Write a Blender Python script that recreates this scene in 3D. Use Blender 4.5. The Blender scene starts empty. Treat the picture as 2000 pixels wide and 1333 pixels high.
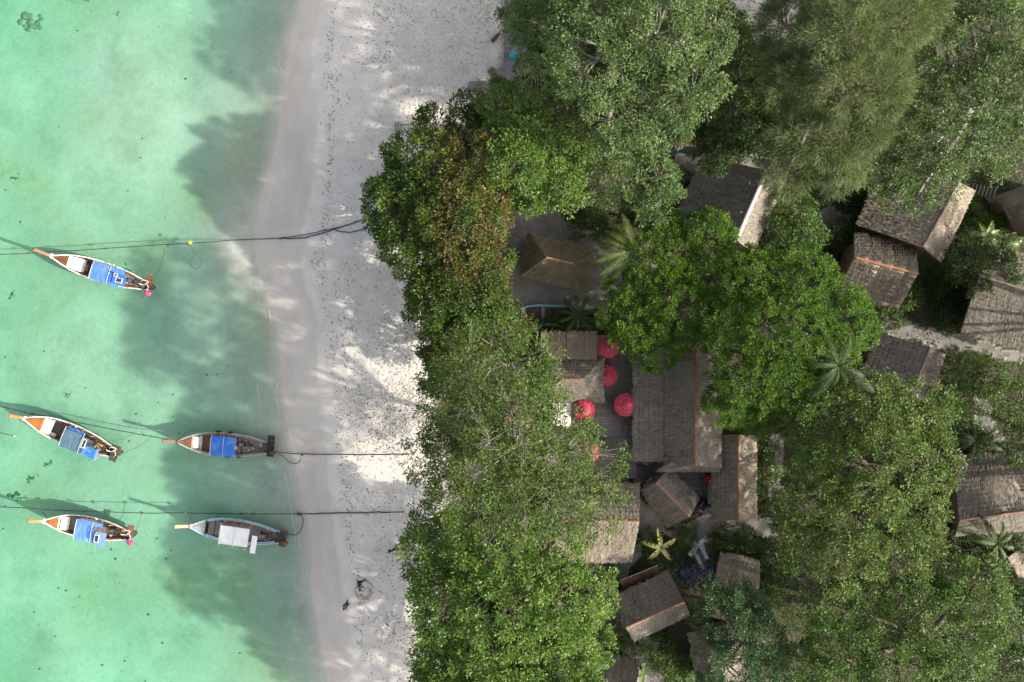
import bpy, math, random
import numpy as np
from mathutils import Vector, Matrix, noise as mnoise

# ------------------------------------------------------------------ camera, sky, sun, exposure
SC = bpy.context.scene
COL = SC.collection
CAMZ, S = 60.0, 22.0              # camera 60 m up, 22 photo pixels per metre at sea level
cam_d = bpy.data.cameras.new('camera')
cam_d.sensor_width = 36.0
cam_d.lens = 36.0 * CAMZ / (2000.0 / S)
cam_d.clip_end = 6000
cam = bpy.data.objects.new('camera', cam_d)
COL.objects.link(cam)
cam.location = (0, 0, CAMZ)
SC.camera = cam

SUN_EL, SUN_AZ = 31.0, -15.0      # azimuth measured from +X towards +Y
world = bpy.data.worlds.new('World')
SC.world = world
world.use_nodes = True
wn = world.node_tree
wn.nodes.clear()
sky_n = wn.nodes.new('ShaderNodeTexSky')
sky_n.sky_type = 'NISHITA'
sky_n.sun_disc = False
sky_n.sun_elevation = math.radians(SUN_EL)
sky_n.sun_rotation = math.radians(90 - SUN_AZ)
sky_n.dust_density = 4.0
sky_n.air_density = 1.0
sky_n.ozone_density = 0.6
hs = wn.nodes.new('ShaderNodeHueSaturation')
hs.inputs['Saturation'].default_value = 0.42
bg = wn.nodes.new('ShaderNodeBackground')
bg.inputs['Strength'].default_value = 0.15
wo = wn.nodes.new('ShaderNodeOutputWorld')
wn.links.new(sky_n.outputs[0], hs.inputs['Color'])
wn.links.new(hs.outputs[0], bg.inputs['Color'])
wn.links.new(bg.outputs[0], wo.inputs['Surface'])

sun_d = bpy.data.lights.new('sun', 'SUN')
sun_d.energy = 4.0
sun_d.angle = math.radians(0.9)
sun_d.color = (1.0, 0.93, 0.80)
sun = bpy.data.objects.new('sun', sun_d)
COL.objects.link(sun)
to_sun = Vector((math.cos(math.radians(SUN_EL)) * math.cos(math.radians(SUN_AZ)),
                 math.cos(math.radians(SUN_EL)) * math.sin(math.radians(SUN_AZ)),
                 math.sin(math.radians(SUN_EL))))
sun.rotation_euler = to_sun.to_track_quat('Z', 'Y').to_euler()
sun.location = (60, -16, 60)

SC.view_settings.view_transform = 'Standard'
SC.view_settings.look = 'None'
SC.view_settings.gamma = 1.0
SC.view_settings.exposure = 1.0
SC.cycles.use_denoising = True
SC.cycles.transparent_max_bounces = 12
SC.cycles.max_bounces = 7
SC.cycles.caustics_reflective = False
SC.cycles.caustics_refractive = False

rnd = random.Random(7)
RNG = np.random.default_rng(11)


# ------------------------------------------------------------------ helpers
def P(px, py, z=0.0):
    """the point of the place that the photograph shows at that pixel, at height z"""
    k = (CAMZ - z) / CAMZ
    return Vector(((px - 1000.0) / S * k, -(py - 666.5) / S * k, z))


WL = {}                            # world location of parents built in world coordinates


def link(o, parent=None):
    COL.objects.link(o)
    if parent is not None:
        o.parent = parent
    return o


def tag(o, label=None, cat=None, group=None, kind=None):
    if label: o['label'] = label
    if cat: o['category'] = cat
    if group: o['group'] = group
    if kind: o['kind'] = kind
    return o


def empty(name, loc, rz=0.0, label=None, cat=None, group=None):
    o = bpy.data.objects.new(name, None)
    o.location = loc
    o.rotation_euler = (0, 0, rz)
    o.empty_display_size = 0.3
    link(o)
    WL[o.name] = Vector(loc)
    return tag(o, label, cat, group)


def raw_mesh(name, V, F4=None, faces=None, attrs=None, smooth=False):
    me = bpy.data.meshes.new(name)
    V = np.asarray(V, dtype=np.float32).reshape(-1, 3)
    if F4 is not None:
        F4 = np.asarray(F4, dtype=np.int32)
        n, k = F4.shape
        me.vertices.add(len(V))
        me.vertices.foreach_set('co', V.ravel())
        me.loops.add(n * k)
        me.loops.foreach_set('vertex_index', F4.ravel())
        me.polygons.add(n)
        me.polygons.foreach_set('loop_start', np.arange(0, n * k, k, dtype=np.int32))
        me.update(calc_edges=True)
    else:
        me.from_pydata([tuple(v) for v in V], [], faces)
        me.update()
    if attrs:
        for an, av in attrs.items():
            a = me.attributes.new(an, 'FLOAT', 'POINT')
            a.data.foreach_set('value', np.asarray(av, dtype=np.float32).ravel())
    if smooth:
        me.polygons.foreach_set('use_smooth', np.ones(len(me.polygons), dtype=bool))
    return me


def mesh_obj(name, me, mat, parent=None, world_coords=True):
    if mat is not None:
        me.materials.append(mat)
    o = bpy.data.objects.new(name, me)
    link(o, parent)
    if parent is not None and world_coords:
        w = WL.get(parent.name, Vector((0, 0, 0)))
        me.transform(Matrix.Translation(-w))
        WL[o.name] = w
    elif parent is not None:
        WL[o.name] = Vector((0, 0, 0))
    return o


class MB:
    def __init__(self):
        self.v, self.f = [], []

    def add(self, vs, fs):
        b = len(self.v)
        self.v += [tuple(q) for q in vs]
        self.f += [tuple(b + i for i in f) for f in fs]
        return self

    def box(self, c, s, R=None):
        R = R or Matrix.Identity(3)
        c = Vector(c)
        vs = [c + R @ Vector((s[0] * x / 2, s[1] * y / 2, s[2] * z / 2))
              for x in (-1, 1) for y in (-1, 1) for z in (-1, 1)]
        return self.add(vs, [(0, 1, 3, 2), (4, 6, 7, 5), (0, 4, 5, 1), (2, 3, 7, 6), (0, 2, 6, 4), (1, 5, 7, 3)])

    def prism(self, poly, z0, z1):
        n = len(poly)
        vs = [(p[0], p[1], z0) for p in poly] + [(p[0], p[1], z1) for p in poly]
        return self.add(vs, [tuple(range(n - 1, -1, -1)), tuple(range(n, 2 * n))] +
                        [(i, (i + 1) % n, n + (i + 1) % n, n + i) for i in range(n)])

    def slab(self, quad, t):
        """a polygon of 3d points thickened downwards by t"""
        n = len(quad)
        q = [Vector(p) for p in quad]
        return self.add(q + [p - Vector((0, 0, t)) for p in q],
                        [tuple(range(n)), tuple(range(2 * n - 1, n - 1, -1))] +
                        [(i, n + i, n + (i + 1) % n, (i + 1) % n) for i in range(n)])

    def tube(self, pts, rad, sides=6, closed=False):
        pts = [Vector(p) for p in pts]
        n = len(pts)
        if not isinstance(rad, (list, tuple)):
            rad = [rad] * n
        vs, fs = [], []
        for i, p in enumerate(pts):
            a = pts[(i - 1) % n] if closed else pts[max(i - 1, 0)]
            b = pts[(i + 1) % n] if closed else pts[min(i + 1, n - 1)]
            d = (b - a).normalized() if (b - a).length > 1e-9 else Vector((0, 0, 1))
            u = d.cross(Vector((0, 0, 1)))
            if u.length < 1e-3:
                u = d.cross(Vector((1, 0, 0)))
            u.normalize()
            w = u.cross(d)
            for k in range(sides):
                an = 2 * math.pi * k / sides
                vs.append(p + (u * math.cos(an) + w * math.sin(an)) * rad[i])
        for i in range(n if closed else n - 1):
            j = (i + 1) % n
            for k in range(sides):
                l = (k + 1) % sides
                fs.append((i * sides + k, i * sides + l, j * sides + l, j * sides + k))
        if not closed:
            fs.append(tuple(range(sides - 1, -1, -1)))
            fs.append(tuple((n - 1) * sides + k for k in range(sides)))
        return self.add(vs, fs)

    def ball(self, c, r, seg=8, rings=5, jit=0.0):
        c = Vector(c)
        if not isinstance(r, (list, tuple)):
            r = (r, r, r)
        vs = [c + Vector((0, 0, r[2]))]
        for i in range(1, rings):
            th = math.pi * i / rings
            for k in range(seg):
                ph = 2 * math.pi * k / seg
                j = 1 + rnd.uniform(-jit, jit)
                vs.append(c + Vector((r[0] * math.sin(th) * math.cos(ph) * j, r[1] * math.sin(th) * math.sin(ph) * j,
                                      r[2] * math.cos(th) * j)))
        vs.append(c - Vector((0, 0, r[2])))
        fs = [(0, 1 + k, 1 + (k + 1) % seg) for k in range(seg)]
        for i in range(rings - 2):
            for k in range(seg):
                a, b = 1 + i * seg, 1 + (i + 1) * seg
                fs.append((a + k, b + k, b + (k + 1) % seg, a + (k + 1) % seg))
        L = len(vs) - 1
        a = 1 + (rings - 2) * seg
        fs += [(L, a + (k + 1) % seg, a + k) for k in range(seg)]
        return self.add(vs, fs)

    def build(self, name, mat, parent=None, world_coords=True, smooth=False):
        me = bpy.data.meshes.new(name)
        me.from_pydata(self.v, [], self.f)
        me.update()
        if smooth:
            me.polygons.foreach_set('use_smooth', np.ones(len(me.polygons), dtype=bool))
        return mesh_obj(name, me, mat, parent, world_coords)


def curve_pts(ctrl, n):
    """Catmull-Rom through the control points"""
    c = [Vector(p) for p in ctrl]
    c = [c[0] * 2 - c[1]] + c + [c[-1] * 2 - c[-2]]
    out = []
    m = len(c) - 3
    for i in range(n + 1):
        u = i / n * m
        k = min(int(u), m - 1)
        t = u - k
        a, b, d, e = c[k:k + 4]
        out.append(0.5 * ((2 * b) + (d - a) * t + (2 * a - 5 * b + 4 * d - e) * t * t + (3 * b - a - 3 * d + e) * t ** 3))
    return out


# ------------------------------------------------------------------ materials
def node_mat(name):
    m = bpy.data.materials.new(name)
    m.use_nodes = True
    nt = m.node_tree
    return m, nt, nt.nodes['Principled BSDF'], nt.nodes['Material Output']


def pm(name, c1, c2, scale=3.0, rough=0.7, bump=0.0, bscale=None, stretch=(1, 1, 1), spec=0.3, metal=0.0, dirt=None):
    """a procedural surface: two tones mixed by noise, plus fine relief"""
    m, nt, b, out = node_mat(name)
    L = nt.links.new
    tc = nt.nodes.new('ShaderNodeTexCoord')
    mp = nt.nodes.new('ShaderNodeMapping')
    mp.inputs['Scale'].default_value = stretch
    L(tc.outputs['Object'], mp.inputs['Vector'])
    nz = nt.nodes.new('ShaderNodeTexNoise')
    nz.inputs['Scale'].default_value = scale
    nz.inputs['Detail'].default_value = 6
    nz.inputs['Roughness'].default_value = 0.65
    L(mp.outputs[0], nz.inputs['Vector'])
    rp = nt.nodes.new('ShaderNodeValToRGB')
    rp.color_ramp.elements[0].position = 0.32
    rp.color_ramp.elements[1].position = 0.68
    rp.color_ramp.elements[0].color = (*c1, 1)
    rp.color_ramp.elements[1].color = (*c2, 1)
    L(nz.outputs['Fac'], rp.inputs[0])
    oi = nt.nodes.new('ShaderNodeObjectInfo')
    hv = nt.nodes.new('ShaderNodeHueSaturation')
    ma = nt.nodes.new('ShaderNodeMapRange')
    ma.inputs['To Min'].default_value = 0.86
    ma.inputs['To Max'].default_value = 1.14
    L(oi.outputs['Random'], ma.inputs[0])
    L(ma.outputs[0], hv.inputs['Value'])
    L(rp.outputs[0], hv.inputs['Color'])
    last = hv.outputs[0]
    if dirt:
        n2 = nt.nodes.new('ShaderNodeTexNoise')
        n2.inputs['Scale'].default_value = dirt[1]
        n2.inputs['Detail'].default_value = 5
        L(tc.outputs['Object'], n2.inputs['Vector'])
        r2 = nt.nodes.new('ShaderNodeValToRGB')
        r2.color_ramp.elements[0].position = 0.52
        r2.color_ramp.elements[1].position = 0.72
        L(n2.outputs['Fac'], r2.inputs[0])
        mx = nt.nodes.new('ShaderNodeMixRGB')
        mx.inputs[2].default_value = (*dirt[0], 1)
        L(r2.outputs[0], mx.inputs[0])
        L(last, mx.inputs[1])
        last = mx.outputs[0]
    L(last, b.inputs['Base Color'])
    b.inputs['Roughness'].default_value = rough
    b.inputs['Specular IOR Level'].default_value = spec
    b.inputs['Metallic'].default_value = metal
    if bump:
        n3 = nt.nodes.new('ShaderNodeTexNoise')
        n3.inputs['Scale'].default_value = bscale or scale * 4
        n3.inputs['Detail'].default_value = 4
        L(mp.outputs[0], n3.inputs['Vector'])
        bp = nt.nodes.new('ShaderNodeBump')
        bp.inputs['Strength'].default_value = bump
        bp.inputs['Distance'].default_value = 0.03
        L(n3.outputs['Fac'], bp.inputs['Height'])
        L(bp.outputs[0], b.inputs['Normal'])
    return m


def leaf_mat(name, dark, mid, light, red=(0.16, 0.075, 0.03), rough=0.42, trans=0.28, spec=0.45):
    m, nt, b, out = node_mat(name)
    L = nt.links.new
    at = nt.nodes.new('ShaderNodeAttribute'); at.attribute_name = 'tone'
    ar = nt.nodes.new('ShaderNodeAttribute'); ar.attribute_name = 'red'
    rp = nt.nodes.new('ShaderNodeValToRGB')
    e = rp.color_ramp.elements
    e[0].position, e[0].color = 0.0, (*dark, 1)
    e[1].position, e[1].color = 1.0, (*light, 1)
    x = e.new(0.5); x.color = (*mid, 1)
    L(at.outputs['Fac'], rp.inputs[0])
    mx = nt.nodes.new('ShaderNodeMixRGB')
    mx.inputs[2].default_value = (*red, 1)
    L(ar.outputs['Fac'], mx.inputs[0])
    L(rp.outputs[0], mx.inputs[1])
    L(mx.outputs[0], b.inputs['Base Color'])
    b.inputs['Roughness'].default_value = rough
    b.inputs['Specular IOR Level'].default_value = spec
    tr = nt.nodes.new('ShaderNodeBsdfTranslucent')
    br = nt.nodes.new('ShaderNodeMixRGB'); br.blend_type = 'MULTIPLY'; br.inputs[0].default_value = 1
    br.inputs[2].default_value = (1.5, 1.45, 0.6, 1)
    L(mx.outputs[0], br.inputs[1])
    L(br.outputs[0], tr.inputs['Color'])
    ms = nt.nodes.new('ShaderNodeMixShader')
    ms.inputs[0].default_value = trans
    L(b.outputs[0], ms.inputs[1])
    L(tr.outputs[0], ms.inputs[2])
    L(ms.outputs[0], out.inputs['Surface'])
    return m


M = {}
M['bark'] = pm('bark', (0.13, 0.10, 0.075), (0.24, 0.20, 0.15), 4, 0.9, 0.5)
M['bark_pale'] = pm('bark_pale', (0.18, 0.16, 0.13), (0.32, 0.295, 0.25), 5, 0.85, 0.3)
M['wood_grey'] = pm('wood_grey', (0.13, 0.115, 0.10), (0.24, 0.215, 0.19), 2.2, 0.85, 0.3, 14, (1, 7, 7))
M['wood_dark'] = pm('wood_dark', (0.045, 0.034, 0.028), (0.10, 0.078, 0.062), 2.5, 0.7, 0.3, 12, (1, 6, 6))
M['wood_brown'] = pm('wood_brown', (0.11, 0.055, 0.032), (0.19, 0.10, 0.06), 2.5, 0.6, 0.3, 12, (1, 6, 6))
M['wood_orange'] = pm('wood_orange', (0.28, 0.095, 0.022), (0.42, 0.155, 0.04), 2.5, 0.35, 0.15, 12, (1, 7, 7), spec=0.5)
M['wood_red'] = pm('wood_red', (0.11, 0.038, 0.014), (0.20, 0.072, 0.026), 2.5, 0.55, 0.15, 12, (1, 7, 7), spec=0.5)
M['wood_pale'] = pm('wood_pale', (0.40, 0.26, 0.13), (0.55, 0.38, 0.2), 2.5, 0.5, 0.15, 12, (1, 7, 7))
M['white_paint'] = pm('white_paint', (0.60, 0.59, 0.56), (0.78, 0.77, 0.74), 3, 0.5, 0.1, dirt=((0.35, 0.31, 0.27), 2.2))
M['white_sheet'] = pm('white_sheet', (0.62, 0.62, 0.60), (0.76, 0.76, 0.74), 1.6, 0.6, 0.25, 3)
M['grey_paint'] = pm('grey_paint', (0.30, 0.29, 0.28), (0.44, 0.43, 0.41), 3, 0.6, 0.1, dirt=((0.2, 0.13, 0.10), 3))
M['blue_grey'] = pm('blue_grey', (0.24, 0.32, 0.44), (0.36, 0.45, 0.57), 2, 0.55, 0.1, dirt=((0.42, 0.44, 0.45), 3))
M['deck_grey'] = pm('deck_grey', (0.24, 0.25, 0.28), (0.40, 0.41, 0.44), 2.5, 0.7, 0.2, 12, (1, 8, 8))
M['tarp_blue'] = pm('tarp_blue', (0.018, 0.12, 0.46), (0.035, 0.17, 0.56), 1.3, 0.45, 0.35, 2.5, spec=0.4, dirt=((0.16, 0.24, 0.38), 1.8))
M['tarp_deep'] = pm('tarp_deep', (0.02, 0.10, 0.36), (0.035, 0.14, 0.45), 1.5, 0.5, 0.35, 2.5, dirt=((0.16, 0.24, 0.38), 1.8))
M['tarp_light'] = pm('tarp_light', (0.07, 0.17, 0.50), (0.11, 0.23, 0.57), 1.3, 0.5, 0.35, 2.5, dirt=((0.16, 0.24, 0.38), 1.8))
M['tarp_pale'] = pm('tarp_pale', (0.15, 0.27, 0.56), (0.21, 0.34, 0.62), 1.3, 0.5, 0.3, 2.5, dirt=((0.16, 0.24, 0.38), 1.8))
M['tarp_teal'] = pm('tarp_teal', (0.05, 0.10, 0.14), (0.085, 0.15, 0.20), 1.3, 0.55, 0.3, 2.5)
M['black'] = pm('black', (0.012, 0.012, 0.013), (0.035, 0.034, 0.033), 5, 0.6, 0.2)
M['metal'] = pm('metal', (0.20, 0.21, 0.22), (0.42, 0.43, 0.45), 6, 0.3, 0.1, metal=0.8)
M['pink'] = pm('pink', (0.62, 0.03, 0.14), (0.75, 0.10, 0.26), 4, 0.45, 0.4, 9)
M['purple'] = pm('purple', (0.16, 0.04, 0.30), (0.25, 0.07, 0.40), 6, 0.5, 0.4, 9)
M['yellow'] = pm('yellow', (0.62, 0.48, 0.03), (0.75, 0.60, 0.08), 4, 0.5, 0.2)
M['rope_dark'] = pm('rope_dark', (0.028, 0.027, 0.024), (0.055, 0.052, 0.045), 9, 0.9, 0.6, 40)
M['rope_white'] = pm('rope_white', (0.50, 0.46, 0.40), (0.70, 0.66, 0.58), 9, 0.9, 0.4, 40)
M['rope_blue'] = pm('rope_blue', (0.02, 0.055, 0.12), (0.035, 0.10, 0.20), 6, 0.6, 0.3, 30)
M['red_cloth'] = pm('red_cloth', (0.34, 0.022, 0.05), (0.46, 0.05, 0.085), 3.0, 0.6, 0.2, 8, dirt=((0.30, 0.07, 0.075), 2.5))
M['red_pale'] = pm('red_pale', (0.44, 0.10, 0.13), (0.52, 0.16, 0.18), 3.0, 0.6)
M['red_plastic'] = pm('red_plastic', (0.5, 0.03, 0.02), (0.6, 0.06, 0.04), 2, 0.4)
M['tile'] = pm('tile', (0.19, 0.08, 0.042), (0.33, 0.15, 0.078), 4, 0.75, 0.2)
M['tile_dull'] = pm('tile_dull', (0.24, 0.12, 0.075), (0.36, 0.19, 0.12), 4, 0.8, 0.2)
M['ridge_white'] = pm('ridge_white', (0.55, 0.50, 0.44), (0.72, 0.67, 0.60), 3, 0.7, 0.2)
M['ridge_brown'] = pm('ridge_brown', (0.15, 0.10, 0.08), (0.26, 0.18, 0.14), 3, 0.8, 0.2)
M['bamboo'] = pm('bamboo', (0.15, 0.115, 0.08), (0.27, 0.215, 0.155), 3, 0.7, 0.3, 12, (7, 1, 7))
M['bamboo_wall'] = pm('bamboo_wall', (0.16, 0.11, 0.07), (0.28, 0.20, 0.13), 4, 0.8, 0.4, 14, (6, 6, 1))
M['concrete'] = pm('concrete', (0.10, 0.097, 0.095), (0.17, 0.163, 0.158), 1.2, 0.9, 0.3, 9)
M['paving'] = pm('paving', (0.17, 0.155, 0.165), (0.27, 0.25, 0.26), 2.0, 0.9, 0.4, 9)
M['turquoise'] = pm('turquoise', (0.05, 0.33, 0.33), (0.10, 0.45, 0.44), 2, 0.5)
M['boat_blue'] = pm('boat_blue', (0.14, 0.36, 0.42), (0.22, 0.47, 0.52), 2, 0.5)
M['skin'] = pm('skin', (0.22, 0.12, 0.075), (0.30, 0.17, 0.11), 5, 0.6)
M['hair'] = pm('hair', (0.008, 0.007, 0.006), (0.02, 0.016, 0.013), 20, 0.5)
M['cloth_navy'] = pm('cloth_navy', (0.018, 0.022, 0.04), (0.04, 0.045, 0.075), 8, 0.9)
M['cloth_slate'] = pm('cloth_slate', (0.05, 0.07, 0.11), (0.09, 0.12, 0.17), 8, 0.9)
M['cloth_black'] = pm('cloth_black', (0.010, 0.010, 0.011), (0.025, 0.025, 0.027), 8, 0.9)
M['fur'] = pm('fur', (0.018, 0.014, 0.012), (0.045, 0.036, 0.03), 12, 0.9, 0.5, 40)
M['coral'] = pm('coral', (0.14, 0.15, 0.10), (0.26, 0.27, 0.19), 5, 0.95, 0.9, 12)
M['weed'] = pm('weed', (0.05, 0.06, 0.04), (0.12, 0.125, 0.085), 6, 0.9)
M['litter'] = pm('litter', (0.10, 0.07, 0.045), (0.24, 0.18, 0.12), 1.5, 0.95)
M['sand_damp'] = pm('sand_damp', (0.30, 0.26, 0.21), (0.42, 0.37, 0.30), 6, 0.95, 0.5, 20)
M['sand_loose'] = pm('sand_loose', (0.50, 0.46, 0.40), (0.62, 0.57, 0.50), 6, 0.95, 0.5, 20)
M['rust'] = pm('rust', (0.10, 0.045, 0.028), (0.17, 0.08, 0.05), 3, 0.85, 0.3)
M['corrugated'] = pm('corrugated', (0.055, 0.045, 0.042), (0.10, 0.08, 0.075), 2, 0.75, 0.2)
M['mat_straw'] = pm('mat_straw', (0.24, 0.16, 0.08), (0.40, 0.28, 0.15), 5, 0.85, 0.5, 12)
M['rubber'] = pm('rubber', (0.015, 0.015, 0.016), (0.035, 0.034, 0.034), 6, 0.8, 0.2)
M['pale_board'] = pm('pale_board', (0.40, 0.43, 0.45), (0.56, 0.59, 0.61), 2.5, 0.75, 0.2, 12, (1, 6, 6))
M['net_blue'] = pm('net_blue', (0.02, 0.05, 0.12), (0.05, 0.10, 0.20), 6, 0.8, 0.5, 20)
M['glass_dark'] = pm('glass_dark', (0.02, 0.022, 0.03), (0.045, 0.05, 0.06), 3, 0.15, spec=0.6)


def thatch_mat(name, c1, c2, c3):
    m, nt, b, out = node_mat(name)
    L = nt.links.new
    au = nt.nodes.new('ShaderNodeAttribute'); au.attribute_name = 'u'
    av = nt.nodes.new('ShaderNodeAttribute'); av.attribute_name = 'v'
    cx = nt.nodes.new('ShaderNodeCombineXYZ')
    L(au.outputs['Fac'], cx.inputs[0]); L(av.outputs['Fac'], cx.inputs[1])
    oi = nt.nodes.new('ShaderNodeObjectInfo'); L(oi.outputs['Random'], cx.inputs[2])

    def nz(sc, st, det=5):
        mp = nt.nodes.new('ShaderNodeMapping'); mp.inputs['Scale'].default_value = st
        L(cx.outputs[0], mp.inputs['Vector'])
        n = nt.nodes.new('ShaderNodeTexNoise'); n.inputs['Scale'].default_value = sc; n.inputs['Detail'].default_value = det
        n.inputs['Roughness'].default_value = 0.7
        L(mp.outputs[0], n.inputs['Vector'])
        return n
    fine = nz(1.0, (16, 1.6, 30))
    blot = nz(0.9, (1, 0.7, 30))
    strip = nz(1.0, (1.6, 0.15, 30), 3)
    rp = nt.nodes.new('ShaderNodeValToRGB')
    e = rp.color_ramp.elements
    e[0].position, e[0].color = 0.28, (*c1, 1)
    e[1].position, e[1].color = 0.74, (*c3, 1)
    x = e.new(0.5); x.color = (*c2, 1)
    L(fine.outputs['Fac'], rp.inputs[0])
    mr = nt.nodes.new('ShaderNodeMapRange')
    mr.inputs['From Min'].default_value, mr.inputs['From Max'].default_value = 0.3, 0.7
    mr.inputs['To Min'].default_value, mr.inputs['To Max'].default_value = 0.62, 1.32
    L(blot.outputs['Fac'], mr.inputs[0])
    mr2 = nt.nodes.new('ShaderNodeMapRange')
    mr2.inputs['From Min'].default_value, mr2.inputs['From Max'].default_value = 0.3, 0.7
    mr2.inputs['To Min'].default_value, mr2.inputs['To Max'].default_value = 0.8, 1.2
    L(strip.outputs['Fac'], mr2.inputs[0])
    mu = nt.nodes.new('ShaderNodeMath'); mu.operation = 'MULTIPLY'
    L(mr.outputs[0], mu.inputs[0]); L(mr2.outputs[0], mu.inputs[1])
    hv = nt.nodes.new('ShaderNodeHueSaturation')
    L(mu.outputs[0], hv.inputs['Value']); L(rp.outputs[0], hv.inputs['Color'])
    L(hv.outputs[0], b.inputs['Base Color'])
    b.inputs['Roughness'].default_value = 0.95
    b.inputs['Specular IOR Level'].default_value = 0.1
    bp = nt.nodes.new('ShaderNodeBump')
    bp.inputs['Strength'].default_value = 0.7
    bp.inputs['Distance'].default_value = 0.04
    L(fine.outputs['Fac'], bp.inputs['Height'])
    L(bp.outputs[0], b.inputs['Normal'])
    return m


M['thatch'] = thatch_mat('thatch', (0.133, 0.116, 0.095), (0.226, 0.197, 0.164), (0.332, 0.299, 0.249))
M['thatch_warm'] = thatch_mat('thatch_warm', (0.157, 0.129, 0.098), (0.264, 0.225, 0.174), (0.397, 0.340, 0.268))
M['thatch_dark'] = thatch_mat('thatch_dark', (0.086, 0.080, 0.070), (0.148, 0.136, 0.121), (0.214, 0.197, 0.175))
M['thatch_olive'] = thatch_mat('thatch_olive', (0.139, 0.113, 0.069), (0.213, 0.176, 0.111), (0.295, 0.246, 0.156))

M['leaf_grey'] = leaf_mat('leaf_grey', (0.045, 0.086, 0.022), (0.094, 0.150, 0.043), (0.18, 0.25, 0.095), rough=0.45, spec=0.24)
M['leaf_almond'] = leaf_mat('leaf_almond', (0.023, 0.050, 0.011), (0.052, 0.093, 0.014), (0.116, 0.175, 0.023), (0.143, 0.088, 0.029), rough=0.45, spec=0.24)
M['leaf_bright'] = leaf_mat('leaf_bright', (0.046, 0.097, 0.018), (0.097, 0.169, 0.028), (0.184, 0.271, 0.056), rough=0.4, spec=0.24)
M['leaf_sparse'] = leaf_mat('leaf_sparse', (0.034, 0.063, 0.010), (0.071, 0.118, 0.020), (0.139, 0.193, 0.042), rough=0.5, spec=0.24)
M['leaf_mid'] = leaf_mat('leaf_mid', (0.035, 0.077, 0.013), (0.077, 0.143, 0.024), (0.154, 0.233, 0.051), (0.220, 0.099, 0.033), rough=0.46, spec=0.24)
M['leaf_dense'] = leaf_mat('leaf_dense', (0.029, 0.077, 0.007), (0.064, 0.134, 0.011), (0.138, 0.226, 0.022), rough=0.5, spec=0.2)
M['leaf_dark'] = leaf_mat('leaf_dark', (0.022, 0.051, 0.012), (0.046, 0.087, 0.018), (0.086, 0.144, 0.029), rough=0.5, spec=0.24)
M['leaf_blue'] = leaf_mat('leaf_blue', (0.031, 0.073, 0.026), (0.062, 0.120, 0.045), (0.125, 0.196, 0.080), rough=0.38, spec=0.24)
M['needle'] = leaf_mat('needle', (0.076, 0.108, 0.045), (0.130, 0.168, 0.072), (0.205, 0.25, 0.112), rough=0.8, spec=0.1, trans=0.25)
M['palm_leaf'] = leaf_mat('palm_leaf', (0.022, 0.045, 0.008), (0.065, 0.105, 0.020), (0.17, 0.21, 0.055), rough=0.5, spec=0.25)
M['banana_leaf'] = leaf_mat('banana_leaf', (0.10, 0.14, 0.03), (0.26, 0.27, 0.07), (0.38, 0.36, 0.12), (0.36, 0.26, 0.10), rough=0.45)
M['banana_green'] = leaf_mat('banana_green', (0.05, 0.10, 0.015), (0.09, 0.16, 0.025), (0.16, 0.24, 0.05), rough=0.4)
M['grass'] = leaf_mat('grass', (0.020, 0.036, 0.009), (0.042, 0.066, 0.016), (0.085, 0.105, 0.03), (0.12, 0.09, 0.05), rough=0.6, spec=0.2)

# ------------------------------------------------------------------ ground (one sheet) and water
SHORE = [(-200, 620), (0, 592), (80, 566), (170, 556), (280, 535), (350, 527), (440, 502), (500, 508), (560, 520), (640, 540),
         (740, 548), (830, 556), (900, 574), (1000, 592), (1100, 608), (1200, 622), (1333, 636), (1600, 660)]
WET = [(-200, 640), (0, 628), (90, 614), (200, 622), (290, 618), (330, 612), (400, 606), (470, 600), (520, 590), (600, 612), (700, 622),
       (800, 630), (900, 640), (1000, 650), (1100, 664), (1200, 676), (1333, 690), (1600, 700)]
SOIL = [(-200, 985), (0, 985), (160, 965), (240, 900), (300, 840), (400, 790), (620, 850), (700, 850), (850, 860), (1000, 860), (1100, 850),
        (1333, 860), (1600, 860)]


def pxline(tab):
    ys = np.array([-(p[0] - 666.5) / S for p in tab])[::-1]
    xs = np.array([(p[1] - 1000) / S for p in tab])[::-1]
    return lambda y: np.interp(y, ys, xs)


f_shore, f_wet, f_soil = pxline(SHORE), pxline(WET), pxline(SOIL)
GZ = 1.3                            # height of the ground inland
SAND_POLYS = [
    [(975, 420), (1060, 400), (1110, 435), (1185, 470), (1290, 515), (1260, 560), (1190, 600), (1180, 640), (1000, 645), (960, 560)],
    [(1690, 618), (1730, 621), (1800, 641), (1880, 656), (2030, 696), (2030, 716), (1900, 684), (1800, 664), (1700, 648)],
    [(1588, 420), (1622, 402), (1662, 425), (1640, 442), (1600, 492), (1570, 530), (1555, 500)],
    [(1898, 772), (1932, 776), (1946, 828), (1978, 872), (1950, 868), (1916, 836)],
    [(1225, 960), (1270, 985), (1330, 1025), (1400, 1005), (1500, 1010), (1530, 1035), (1480, 1052), (1395, 1044), (1375, 1110), (1340, 1060),
     (1275, 1042), (1240, 1100), (1200, 1150), (1160, 1160), (1205, 1060)],
    [(1140, 1170), (1200, 1160), (1240, 1245), (1150, 1225)],
    [(1238, 1250), (1272, 1246), (1298, 1350), (1246, 1350)],
    [(1512, 850), (1530, 850), (1527, 1000), (1508, 1000)],
    [(1320, 310), (1500, 300), (1500, 345), (1330, 345)],
]


def in_poly(X, Y, poly):
    c = np.zeros(X.shape, dtype=bool)
    n = len(poly)
    for i in range(n):
        x1, y1 = poly[i]
        x2, y2 = poly[(i + 1) % n]
        hit = ((y1 > Y) != (y2 > Y))
        with np.errstate(divide='ignore', invalid='ignore'):
            xx = (x2 - x1) * (Y - y1) / (y2 - y1 + 1e-12) + x1
        c ^= hit & (X < xx)
    return c


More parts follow.
